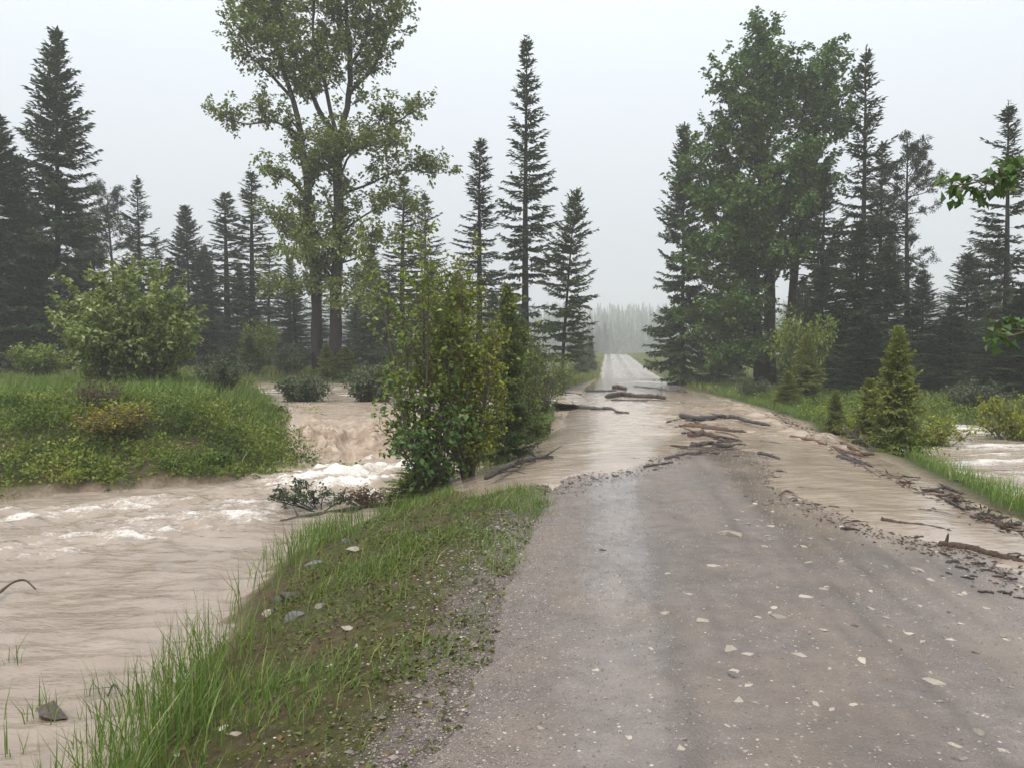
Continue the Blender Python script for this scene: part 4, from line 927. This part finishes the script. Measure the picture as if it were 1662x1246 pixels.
P = np.stack([x, y], 1); u = x - cx(y); ok = (u > 3.7) & (sdist(P, DITCH) > .1) & (flood_sd(P) > .3) & (g.random(len(x)) < sstep(-.2, .3, fbm(x * .8 + 7, y * .8, 3)))
x, y = x[ok], y[ok]; z_ = ground_z(x, y); b = MB()
for k in range(8):
    n = len(x); C = np.stack([x, y, z_ + .05 + .35 * g.random(n)], 1) + g.normal(0, .12, (n, 3)) * [1, 1, .2]
    b.leaves(C, g.normal(0, .8, (n, 3)), g.normal(0, .5, (n, 3)) + [0, 0, 1], .05 + .05 * g.random(n), .035 + .03 * g.random(n), np.clip(g.normal(.45, .25, n), 0, 1))
tag(b.build('ditch_undergrowth', M['forb']), 'leafy undergrowth between the right ditch and the wood', 'ground cover', kind='stuff')
x, y, g = scatter(16000, 0, 8, 24, 62, 210)
P = np.stack([x, y], 1); u = x - cx(y); ok = (u < -2.3) & (u > -7) & (flood_sd(P) > .0 + .25 * vnoise(x * 2, y * 2)) & (sdist(P, POOL) > -.2)
blades_obj('roadside_grass', x[ok], y[ok], g, .2 + .3 * g.random(ok.sum()), .02, .4, 'meadow', 'grass between the far flood edge and the roadside bushes')
# meadow beside the far road
x, y, g = scatter(90000, -12, 55, 34, 190, 209)
u = x - cx(y); P = np.stack([x, y], 1)
ok = (np.abs(u) > 2.3 + .5 * vnoise(x, y * .5)) & (u > -14) & (u < 20) & (flood_sd(P) > .3) & (sdist(P, POOL) > .5)
blades_obj('meadow_grass', x[ok], y[ok], g, .22 + .25 * g.random(ok.sum()), .05, .4, 'meadow', 'meadow grass on both sides of the far road')

# ------------------------------------------------------------------ stones
def stone_data(seed, flat):
    g = np.random.default_rng(seed)
    V = g.normal(0, 1, (15, 3)); V = nrm(V) * g.uniform(.6, 1.05, (15, 1)) * [1, g.uniform(.5, .85), flat]
    import bmesh
    bm = bmesh.new()
    for v in V: bm.verts.new(v)
    r = bmesh.ops.convex_hull(bm, input=bm.verts)
    bmesh.ops.delete(bm, geom=[v for v in bm.verts if not v.link_faces], context='VERTS')
    bmesh.ops.dissolve_limit(bm, angle_limit=.12, verts=bm.verts, edges=bm.edges); bmesh.ops.triangulate(bm, faces=bm.faces)
    me = bpy.data.meshes.new('stone'); bm.to_mesh(me); bm.free(); return me
ST = {}
for mname in ('rock_pale', 'rock_grey', 'rock_mud'):
    ST[mname] = []
    for i in range(7):
        me = stone_data(300 + i, [.22, .3, .4, .5, .25, .6, .35][i]); me.materials.append(M[mname]); ST[mname].append(me)
def stone(name, x, y, z, size, mname, parent=None, k=None, g=RNG, tilt=.15):
    o = bpy.data.objects.new(name, ST[mname][g.integers(7) if k is None else k]); COL.objects.link(o); o.parent = parent
    o.location = (x, y, z); o.scale = (size, size, size * (.55 if parent else 1)); o.rotation_euler = (g.normal(0, tilt), g.normal(0, tilt), g.random() * 6.28); return o
def rz_at(x, y):
    x = np.array([float(x)]); y = np.array([float(y)]); return float(road_z(x - cx(y), y, x)[0])
# large stones in the road surface, read off the photograph
big = [(1180, 865, 30), (1158, 915, 16), (1240, 885, 8), (1120, 960, 9), (1140, 1005, 16), (1255, 985, 12), (1265, 1000, 14), (1185, 1050, 18), (1295, 1062, 13), (1400, 1070, 16), (1215, 1060, 10), (1080, 990, 11), (1518, 1104, 18), (1385, 1140, 13), (1350, 1148, 10), (1215, 1108, 11), (1190, 1085, 10), (1060, 1088, 8), (1545, 1205, 14), (1560, 1228, 15), (1325, 1140, 11), (1440, 1010, 11), (1340, 955, 10), (1310, 912, 12), (1470, 970, 8), (1445, 1035, 9), (1180, 1170, 9), (1105, 1205, 12), (1110, 1190, 9), (1210, 1212, 8), (968, 1075, 9), (1055, 1045, 8), (1150, 1095, 8), (1335, 1020, 9), (1305, 885, 8), (1225, 1135, 9), (1640, 1110, 9), (1020, 1182, 9), (878, 1170, 7), (830, 1243, 9), (1600, 985, 9), (1560, 1010, 8), (1400, 930, 7), (1085, 925, 8), (1230, 1000, 8)]
gst = np.random.default_rng(400)
for px, py, s in big:
    p = at(px, py, 0); sz = s / F * p[1] * 1.2
    stone('stone', p[0], p[1], rz_at(p[0], p[1]) - sz * .02, sz, 'rock_pale', road, gst.integers(5), gst, .06)
for i in range(250):
    y = 2.6 + 6.5 * gst.random() ** 1.2; u_ = gst.normal(.7, .85)
    if abs(u_) > 2.2: continue
    x = float(cx(y)) + u_; sz = gst.uniform(.017, .044) * (.8 + .07 * y) * (1.5 if gst.random() < .12 else 1)
    stone('stone', x, y, rz_at(x, y) - sz * .02, sz, 'rock_pale' if gst.random() < .75 else 'rock_grey', road, None, gst, .1)
# small gravel lying on the road, not countable
def gravel():
    g = np.random.default_rng(401); n = 34000; y = 2.4 + 11 * g.random(n) ** 1.8; u_ = np.where(g.random(n) < .55, g.uniform(-2.9, 2.6, n), -2.45 + g.normal(0, .26, n)); x = cx(y) + u_
    s = g.uniform(.003, .009, n) * (.8 + .05 * y); zz = np.maximum(road_z(u_, y, x), ground_z(x, y)) + s * .1
    b = MB(); oct_ = np.array([[1, 0, 0], [0, 1, 0], [-1, 0, 0], [0, -1, 0], [0, 0, .8]], float)
    a = g.random(n) * 6.283; ca, sa = np.cos(a), np.sin(a); O = oct_[None] * g.uniform(.6, 1.3, (n, 5, 1))
    V = np.stack([O[..., 0] * ca[:, None] - O[..., 1] * sa[:, None] * .7, O[..., 0] * sa[:, None] + O[..., 1] * ca[:, None] * .7, O[..., 2] * .7], -1) * s[:, None, None] + np.stack([x, y, zz], 1)[:, None]
    i = np.arange(n)[:, None] * 5; T = np.concatenate([i + [0, 1, 4], i + [1, 2, 4], i + [2, 3, 4], i + [3, 0, 4]], 0)
    b.add(V.reshape(-1, 3), None, T, np.repeat(g.random(n), 5)); return b
def gravel_mat():
    m, t, b, o = new_mat('loose_gravel'); N = NT(t)
    N.l(N.ramp(N.attr('tint'), [(0, (.09, .072, .068)), (.5, (.20, .16, .145)), (.8, (.27, .215, .19)), (.93, (.33, .28, .24)), (1, (.55, .49, .42))]), b.inputs['Base Color']); b.inputs['Roughness'].default_value = .4
    return m
M['gravel'] = gravel_mat()
gr = gravel().build('loose_gravel', M['gravel'], road); gr['kind'] = 'stuff'
gr = bank_pebbles().build('bank_pebbles', M['gravel'], ground); gr['kind'] = 'stuff'
# rocks on the bank
rocks = [(575, 893, 22, 'rock_pale', -.35, 'pale flat rock at the creek edge, uppermost of the bank rocks'), (508, 918, 20, 'rock_grey', -.55, 'wet blue-grey rock half in the creek below the pale flat rock'), (562, 880, 12, 'rock_grey', -.35, 'small grey rock touching the pale flat rock'), (470, 968, 22, 'rock_mud', -.5, 'brown muddy rock at the grassy creek edge'), (436, 997, 15, 'rock_pale', -.6, 'small buff rock in the grass at the waterline'), (478, 1003, 20, 'rock_grey', -.5, 'grey rounded rock just below the brown muddy rock'), (452, 975, 14, 'rock_grey', -.6, 'dull grey rock beside the brown muddy rock'),
         (565, 1020, 16, 'rock_pale', -.25, 'pale wedge-shaped stone on bare bank soil'), (363, 1182, 11, 'rock_pale', -.35, 'white stone at the foot of the tall grass'), (384, 1192, 11, 'rock_pale', -.33, 'white angular stone beside a similar one on brown soil'), (289, 1226, 10, 'rock_pale', -.45, 'upright pale stone at the creek edge near the tall grass'), (237, 1238, 14, 'rock_grey', -.55, 'grey stone lapped by the creek beside the upright pale stone'), (537, 1080, 8, 'rock_pale', -.25, 'small cream pebble on the mossy bank'), (580, 1050, 10, 'rock_pale', -.2, 'tan stone lying below the wedge-shaped stone'), (768, 1047, 8, 'rock_pale', -.05, 'small white stone on the gravel shoulder'), (520, 985, 12, 'rock_pale', -.35, 'slim pale stone tipped in the bank grass'), (612, 845, 12, 'rock_grey', -.4, 'grey stone in grass near the drowned shrub')]
for px, py, s, mn, zz, lab in rocks:
    p = at(px, py, zz)
    for _ in range(4): p = at(px, py, max(gz(p[0], p[1]), CREEK_Z))
    sz = s / F * p[1] * 1.1
    tag(stone('rock', p[0], p[1], p[2] + sz * .08, sz, mn, None, gst.integers(2, 7), gst, .25), lab, 'rock', 'rocks on the near creek bank')
p = at(85, 1165, CREEK_Z)
tag(stone('boulder', p[0], p[1], CREEK_Z + .03, .17, 'rock_mud', None, 3, gst, .1), 'mud-brown boulder breaking the creek surface with grass on it', 'boulder')
p2 = at(112, 1158, CREEK_Z)
x = np.concatenate([gst.normal(p[0] - .05, .10, 26), gst.normal(at(300, 1150, CREEK_Z)[0], .3, 0), gst.normal(at(18, 1080, CREEK_Z)[0], .05, 10), gst.normal(at(20, 1225, CREEK_Z)[0], .04, 8), gst.normal(at(148, 1130, CREEK_Z)[0], .04, 9), gst.normal(at(180, 1150, CREEK_Z)[0], .05, 9)])
y = np.concatenate([gst.normal(p[1], .06, 26), gst.normal(at(18, 1080, CREEK_Z)[1], .05, 10), gst.normal(at(20, 1225, CREEK_Z)[1], .04, 8), gst.normal(at(148, 1130, CREEK_Z)[1], .04, 9), gst.normal(at(180, 1150, CREEK_Z)[1], .05, 9)])
b = MB(); n = len(x); b.blades(np.stack([x, y, np.full(n, CREEK_Z - .05)], 1), .15 + .22 * gst.random(n), .008, np.abs(gst.normal(.3, .2, n)), gst.random(n) * 6.283, np.clip(gst.normal(.4, .2, n), 0, 1))
tag(b.build('drowned_grass', M['grass']), 'grass tufts poking up through the brown creek', 'grass', kind='stuff')

# ------------------------------------------------------------------ driftwood
def surf(x, y):
    a = np.array([float(x)]); b_ = np.array([float(y)]); u_ = a - cx(b_)
    return max(float(ground_z(a, b_)[0]), float(road_z(u_, b_, a)[0]) if abs(u_[0]) < 2.9 else -9, float(zr(b_)[0] - .02) if flood_sd(np.stack([a, b_], 1))[0] < 0 else -9)
def log(name, pts, dia, mat, label, cat='log', group=None, lift=0.3, sl=(1.6, 3.6), stubs=0, seed=0, taper=.6, fork=None, lifts=None):
    g = np.random.default_rng(seed + 500); P = []
    for i, (px, py) in enumerate(pts):
        q = at(px, py, 0.0)
        for _ in range(3): q = at(px, py, surf(q[0], q[1]))
        P.append(q)
    P = np.array(P); d = np.mean(P[:, 1]); r = dia / F * d / 2 * .85
    tt = np.linspace(0, 1, len(P)); ts = np.linspace(0, 1, max(14, 7 * len(P))); Q = np.stack([np.interp(ts, tt, P[:, k]) for k in range(3)], 1)
    Q[1:-1] = (Q[:-2] + 2 * Q[1:-1] + Q[2:]) / 4
    Lt = np.linalg.norm(Q[-1] - Q[0]); Q += np.stack([g.normal(0, .15 * r, len(Q)), g.normal(0, .3 * r, len(Q)), g.normal(0, .10 * r, len(Q))], 1)
    Q[:, 2] += r * lift + (np.interp(ts, tt, lifts) if lifts is not None else 0)
    R = r * np.interp(ts, [0, .04, .5, .97, 1], [.75, 1.1, .95, taper, taper * .45]) * g.uniform(.82, 1.18, len(ts))
    root = empty(name, tuple(Q[len(Q) // 2])); c = Q[len(Q) // 2]
    m = MB(); m.tube(Q - c, R, 10, rough=.2, seed=seed)
    tag(root, label, cat, group); m.build('stem', M[mat], root, True)
    for k in range(stubs):
        i = g.integers(1, len(Q) - 1); dr = nrm(g.normal(0, 1, 3) * [1.3, .8, .5] + [0, -.2, .35]); L = r * g.uniform(*((4, 11) if cat == 'roots' else sl))
        s_ = MB(); s_.tube(np.stack([Q[i], Q[i] + dr * L * .35 + g.normal(0, .06 * L, 3), Q[i] + dr * L * .7 + g.normal(0, .1 * L, 3), Q[i] + dr * L + g.normal(0, .16 * L, 3)]) - c, [r * .5, r * .38, r * .26, r * .12], 6, rough=.15, seed=seed + k); s_.build('branch_stub', M[mat], root, True)
    return root
log('driftwood_log', [(1104, 681), (1128, 687), (1165, 683), (1190, 684), (1215, 692), (1251, 699)], 9, 'wood_grey', 'long grey log with knots on top of the road drift pile', lift=2.2, stubs=4, seed=1)
log('driftwood_log', [(1110, 694), (1140, 697), (1175, 699)], 9, 'wood_orange', 'orange split log at the front of the road drift pile', lift=1.1, stubs=1, seed=2)
log('driftwood_log', [(1140, 699), (1175, 702), (1212, 705)], 11, 'wood_brown', 'soaked brown log under the long grey log', lift=.8, stubs=2, seed=3)
log('driftwood_log', [(1120, 712), (1140, 709), (1166, 713)], 17, 'wood_brown', 'short thick mud-brown chunk before the road drift pile', lift=.5, stubs=2, seed=4)
log('driftwood_log', [(1122, 725), (1148, 721), (1172, 723)], 11, 'wood_dark', 'dark bark slab in front of the mud-brown chunk', lift=.3, stubs=2, seed=5)
log('driftwood_branch', [(1082, 688), (1100, 684), (1122, 681)], 5, 'wood_dark', 'thin dark branch end trailing from the drift pile into the flood', 'branch', lift=1.2, stubs=2, seed=6)
log('driftwood_log', [(984, 648), (1010, 643), (1035, 647), (1064, 648), (1080, 650)], 9, 'wood_dark', 'thick black log lying across the flood', lift=1.2, stubs=2, seed=7, taper=.9)
log('driftwood_log', [(992, 651), (1030, 652), (1070, 652), (1112, 655)], 5.5, 'wood_dark', 'slender black log along the front of the thick black log', lift=.7, stubs=1, seed=8)
log('driftwood_log', [(951, 635), (975, 636), (1000, 636)], 5, 'wood_dark', 'dark straight log touching the rusty brown chunk', lift=.7, stubs=0, seed=9, taper=.9)
log('driftwood_log', [(996, 632), (1006, 631), (1018, 634)], 9, 'wood_brown', 'rusty brown chunk at the end of the straight dark log', lift=.8, stubs=0, seed=10, taper=.5)
log('driftwood_log', [(925, 660), (950, 664), (975, 666), (990, 665), (1002, 671), (1020, 673)], 8, 'wood_grey', 'grey crooked log alone in the flood near the left bank', lift=.7, stubs=3, seed=11)
log('driftwood_branch', [(1028, 628), (1055, 631), (1083, 633)], 4, 'wood_dark', 'black branch on the exposed gravel bar in the flood', 'branch', lift=.6, stubs=3, seed=12)
log('driftwood_branch', [(1070, 634), (1090, 637), (1115, 637)], 5.5, 'wood_dark', 'ragged black snag at the end of the gravel bar branch', 'branch', lift=.6, stubs=4, seed=13)
log('driftwood_branch', [(898, 637), (920, 638), (945, 641)], 3.5, 'wood_grey', 'small grey snag with an upright stub at the left flood edge', 'branch', lift=.6, stubs=2, seed=14)
log('driftwood_log', [(1232, 718), (1255, 720), (1277, 724)], 5, 'wood_grey', 'short grey stick on sand right of the drift pile', lift=.7, stubs=1, seed=15)
log('driftwood_log', [(1230, 737), (1248, 740), (1266, 747)], 8, 'wood_grey', 'stubby grey log at the tip of the bare gravel', lift=.6, stubs=1, seed=16)
log('driftwood_log', [(1283, 710), (1320, 717), (1352, 728), (1400, 742)], 7, 'wood_orange', 'long orange-barked pole along the right edge of the flood', lift=.8, stubs=2, seed=17)
log('root_mass', [(1338, 690), (1365, 700), (1395, 715), (1425, 738)], 6, 'wood_dark', 'dark tangled root mass heaped against the right verge', 'roots', lift=1.6, stubs=22, seed=18)
log('root_mass', [(1395, 700), (1402, 712), (1410, 730)], 5, 'wood_brown', 'upright broken roots at the base of the verge spruce', 'roots', lift=2.5, stubs=14, seed=19)
log('driftwood_log', [(1360, 742), (1380, 748), (1402, 756)], 9, 'wood_grey', 'blue-grey wet log end against the verge grass', lift=.5, stubs=2, seed=20)
log('driftwood_log', [(1428, 846), (1470, 854), (1510, 858), (1548, 866)], 12, 'wood_brown', 'straight reddish brown log at the sandy right flood edge', lift=.6, stubs=1, seed=21, taper=.7)
log('driftwood_branch', [(1500, 858), (1530, 853), (1560, 862), (1608, 882)], 5, 'wood_dark', 'thin dark curved branch leading off the reddish brown log', 'branch', lift=.8, stubs=0, seed=22)
log('bark_slab', [(1528, 884), (1570, 890), (1615, 902), (1660, 912)], 16, 'wood_brown', 'long shredded bark slab right of the reddish brown log', 'bark', lift=.2, stubs=5, seed=23)
log('driftwood_log', [(1490, 829), (1515, 832), (1552, 838)], 8, 'wood_grey', 'pale weathered stick lying in the sandy water by the verge', lift=.5, stubs=0, seed=24)
log('driftwood_branch', [(1375, 815), (1395, 816), (1412, 816)], 3, 'wood_dark', 'thin straight twig floating on the sandy water', 'branch', lift=.6, seed=25)
log('driftwood_branch', [(1365, 858), (1380, 858), (1396, 861)], 6, 'wood_dark', 'dark wet stick beside the puddle on gravel', 'branch', lift=.5, stubs=1, seed=26)
log('root_mass', [(788, 778), (815, 764), (845, 752), (870, 745), (898, 742)], 8, 'wood_dark', 'dark ragged root log along the left flood edge', 'roots', lift=.7, stubs=16, seed=27)
log('driftwood_log', [(1012, 746), (1027, 745), (1042, 745)], 5, 'wood_dark', 'small black stick at the near water line on the road', lift=.4, stubs=1, seed=28)
log('driftwood_branch', [(1044, 758), (1068, 754), (1092, 750)], 5, 'wood_dark', 'twiggy dark branch at the near water line below the drift pile', 'branch', lift=.4, stubs=4, seed=29)
log('driftwood_branch', [(1080, 745), (1110, 737), (1150, 734)], 6, 'wood_brown', 'matted brown branch on the tip of the bare gravel', 'branch', lift=.4, stubs=6, seed=30)
log('driftwood_branch', [(1120, 622), (1112, 617), (1103, 613)], 3, 'wood_dark', 'dead branch sticking up from grass at the roadside beyond the flood', 'branch', lift=1.0, seed=31, lifts=[0, .2, .5])
log('driftwood_log', [(1530, 790), (1545, 796), (1560, 802)], 8, 'wood_dark', 'dark broken stump end in the verge grass edge', lift=.6, stubs=4, seed=32)
log('driftwood_log', [(1595, 845), (1620, 852), (1650, 858)], 8, 'wood_orange', 'orange-brown broken wood at the verge edge', lift=.6, stubs=3, seed=33)
# drift in the creek
def creek_log(name, pts, dia, mat, label, cat, lifts, seed, stubs=0):
    g = np.random.default_rng(seed + 700); P = np.array([at(a, b_, CREEK_Z) for a, b_ in pts]); P[:, 2] += lifts; c = P[0].copy(); r = dia / F * P[:, 1].mean() / 2
    ts = np.linspace(0, 1, 14); Q = np.stack([np.interp(ts, np.linspace(0, 1, len(P)), P[:, k]) for k in range(3)], 1); Q[1:-1] = (Q[:-2] + 2 * Q[1:-1] + Q[2:]) / 4
    root = tag(empty(name, tuple(c)), label, cat); m = MB(); m.tube(Q - c, r * np.linspace(1.1, .5, 14) * g.uniform(.85, 1.15, 14), 8, rough=.12, seed=seed); m.build('stem', M[mat], root, True)
    for k in range(stubs):
        i = g.integers(2, 12); dr = nrm(g.normal(0, 1, 3) * [1, .5, .4] + [0, 0, .5]); L = g.uniform(.1, .3); s_ = MB(); s_.tube(np.stack([Q[i], Q[i] + dr * L]) - c, [r * .4, r * .12], 5); s_.build('twig', M[mat], root, True)
creek_log('driftwood_branch', [(-40, 985), (0, 968), (22, 962), (42, 958), (58, 962)], 5, 'twig', 'bent bare twig arching out of the brown creek', 'branch', [-.03, .05, .12, .12, .04], 1)
creek_log('driftwood_log', [(455, 845), (520, 836), (590, 826), (660, 812)], 9, 'wood_dark', 'dark drift log under the drowned shrub in the creek', 'log', [-.02, .02, .04, 0], 2, 6)
creek_log('driftwood_branch', [(170, 1135), (185, 1120), (200, 1130)], 3, 'wood_dark', 'small dark twig caught in shallow creek water', 'branch', [-.02, .06, -.01], 3, 3)
# wood scraps along the water line
gsc = np.random.default_rng(600)
SCR = []
for i in range(6):
    m = MB(); n = 5; Pp = np.stack([np.linspace(-.5, .5, n), gsc.normal(0, .05, n), gsc.normal(0, .03, n)], 1); m.tube(Pp, gsc.uniform(.06, .16, n), 6, rough=.25, seed=i)
    SCR.append(mesh_data('wood_scrap', np.vstack(m.v), np.vstack(m.q), np.vstack(m.t), M[['wood_dark', 'wood_brown'][i % 2]], True, {'tint': np.concatenate(m.a)}))
def scrap(px, py, L, label, group):
    q = at(px, py, 0)
    for _ in range(3): q = at(px, py, surf(q[0], q[1]))
    s = L / F * q[1]; o = bpy.data.objects.new('wood_scrap', SCR[gsc.integers(6)]); COL.objects.link(o)
    o.location = (q[0], q[1], q[2] + .05 * s); o.scale = (s * 1.25, s * gsc.uniform(.9, 1.8), s * 1.1); o.rotation_euler = (0, 0, gsc.normal(-.15, .7)); tag(o, label, 'wood scrap', group)
for px, py, L in [(950, 770, 8), (975, 765, 7), (985, 775, 6), (1000, 772, 10), (925, 785, 9), (915, 800, 7), (960, 785, 7), (1020, 765, 7), (1055, 748, 12), (1065, 762, 10), (1095, 742, 12), (1130, 738, 14), (1160, 736, 12), (1180, 730, 12), (1200, 722, 16), (1110, 728, 10), (905, 775, 10), (978, 892, 9), (1195, 740, 9), (1090, 690, 9)]:
    scrap(px, py, L, 'dark wood scrap at the near water line on the road', 'wood scraps along the near water line')
for px, py, L in [(1268, 766, 14), (1260, 775, 12), (1280, 798, 16), (1290, 805, 12), (1258, 800, 9), (1305, 792, 16), (1328, 818, 10), (1352, 823, 16), (1340, 808, 12), (1380, 830, 8), (1392, 846, 18), (1375, 848, 9), (1403, 866, 9), (1485, 860, 14), (1490, 872, 16), (1515, 880, 9), (1535, 900, 14), (1545, 912, 20), (1560, 922, 16), (1575, 905, 14), (1590, 915, 18), (1600, 925, 14), (1570, 938, 16), (1620, 935, 14), (1640, 940, 18), (1655, 930, 14), (1600, 960, 18), (1630, 962, 16), (1655, 970, 14), (1470, 890, 8), (1610, 895, 16), (1645, 900, 18), (1580, 935, 10), (1540, 930, 9)]:
    scrap(px, py, L, 'brown bark scrap scattered on the right side of the gravel', 'bark scraps on the right road edge')
for px, py, L in [(1345, 730, 14), (1360, 737, 12), (1390, 752, 14), (1410, 762, 12), (1445, 772, 10), (1475, 785, 14), (1500, 795, 16), (1520, 798, 18), (1545, 808, 16), (1580, 825, 14), (1600, 835, 20), (1625, 840, 18), (1650, 850, 20), (1640, 868, 18), (1655, 885, 18), (1330, 716, 12), (1250, 660, 9), (1275, 670, 12), (1160, 637, 12), (1145, 632, 9), (1555, 780, 12), (1500, 810, 12)]:
    scrap(px, py, L, 'dark wood scrap stranded along the right verge', 'wood scraps along the right verge')
for k in range(30):
    a = gsc.uniform(1085, 1185), gsc.uniform(686, 730); L = gsc.uniform(18, 42); t_ = gsc.normal(.12, .25)
    log('driftwood_twig', [a, (a[0] + L * .5, a[1] + L * .5 * t_ * .4), (a[0] + L, a[1] + L * t_ * .4 + gsc.normal(0, 2))], gsc.uniform(2, 4), ['wood_dark', 'wood_brown', 'wood_grey'][k % 3], 'thin twig tangled in the road drift pile', 'twig', 'twigs tangled in the road drift pile', lift=gsc.uniform(.5, 3.5), seed=100 + k)
for k in range(26):
    f = gsc.random(); a = np.interp(f, [0, .3, .5, .75, 1], [1335, 1400, 1500, 1580, 1655]) + gsc.normal(0, 6), np.interp(f, [0, .3, .5, .75, 1], [712, 752, 800, 836, 868]) + gsc.normal(0, 5); L = gsc.uniform(12, 36); t_ = gsc.normal(.35, .4)
    log('driftwood_twig', [a, (a[0] + L * .5, a[1] + L * .25 * t_ + 1), (a[0] + L, a[1] + L * t_ * .5)], gsc.uniform(2.5, 7), ['wood_dark', 'wood_brown', 'wood_dark', 'wood_orange'][k % 4], 'broken branch piece in the debris line along the right verge', 'twig', 'branch pieces along the right verge', lift=gsc.uniform(.6, 2), stubs=int(k % 3), seed=140 + k)
# fine litter
b = MB(); n = 1500; t = gsc.random(n); ln = np.array([at(a, c)[:2] for a, c in [(890, 785), (960, 768), (1060, 752), (1120, 728), (1190, 718), (1240, 745), (1265, 790), (1330, 830), (1450, 872), (1560, 895), (1662, 950)]])
tt = np.linspace(0, 1, len(ln)); x = np.interp(t, tt, ln[:, 0]) + gsc.normal(0, .16, n); y = np.interp(t, tt, ln[:, 1]) + gsc.normal(0, .22, n) - .15
zz = road_z(x - cx(y), y, x) + .004
b.leaves(np.stack([x, y, zz], 1), gsc.normal(0, 1, (n, 3)) * [1, 1, .08], np.tile([0, 0, 1.0], (n, 1)) + gsc.normal(0, .3, (n, 3)), gsc.uniform(.015, .07, n), gsc.uniform(.008, .025, n), gsc.random(n))
tag(b.build('bark_litter', M['wood_brown']), 'fine bark litter along the water line on the road', 'litter', kind='stuff')

n = 850; ln = np.array([at(a, c)[:2] for a, c in [(1255, 664), (1300, 690), (1345, 722), (1400, 755), (1470, 785), (1540, 808), (1600, 840), (1662, 868)]]); t = gsc.random(n); tt = np.linspace(0, 1, len(ln)); b = MB()
x = np.interp(t, tt, ln[:, 0]) + gsc.normal(0, .12, n); y = np.interp(t, tt, ln[:, 1]) + gsc.normal(0, .2, n); zz = np.maximum(ground_z(x, y), zr(y) - .05) + .015 + .05 * gsc.random(n)
b.leaves(np.stack([x, y, zz], 1), gsc.normal(0, 1, (n, 3)) * [1, 1, .25], np.tile([0, 0, 1.0], (n, 1)) + gsc.normal(0, .5, (n, 3)), gsc.uniform(.04, .16, n), gsc.uniform(.012, .035, n), gsc.random(n))
tag(b.build('bark_litter', M['wood_brown']), 'matted bark litter along the right verge', 'litter', kind='stuff')
# marker post beside the far road
p = atd(1063, 582, 95); zg = gz(p[0], 95); pt = atd(1063, 563, 95)
m = MB(); m.tube([(0, 0, -.2), (0, 0, .6), (.02, 0, pt[2] - zg)], [.06, .055, .05], 8)
root = tag(empty('fence_post', (p[0], 95, zg)), 'lone thin dark post in the meadow right of the far road', 'post'); m.build('post', M['bark'], root, True)

# ------------------------------------------------------------------ haze
hv = np.array([[x, y, z_] for z_ in (-4.5, 62) for y in (-45, 700) for x in (-530, 530)], float)
hq = [[0, 2, 3, 1], [4, 5, 7, 6], [0, 1, 5, 4], [2, 6, 7, 3], [0, 4, 6, 2], [1, 3, 7, 5]]
hm = bpy.data.materials.new('haze_air'); hm.use_nodes = True; ht = hm.node_tree; ht.nodes.clear()
ho = ht.nodes.new('ShaderNodeOutputMaterial'); hvn = ht.nodes.new('ShaderNodeVolumePrincipled'); ht.links.new(hvn.outputs[0], ho.inputs['Volume'])
hvn.inputs['Color'].default_value = (.955, .955, .95, 1); hvn.inputs['Density'].default_value = .0016; hvn.inputs['Anisotropy'].default_value = .1
hz = mesh_obj('haze', hv, hq, np.zeros((0, 3), int), hm); tag(hz, 'pale rain haze filling the valley air', 'haze', kind='stuff')
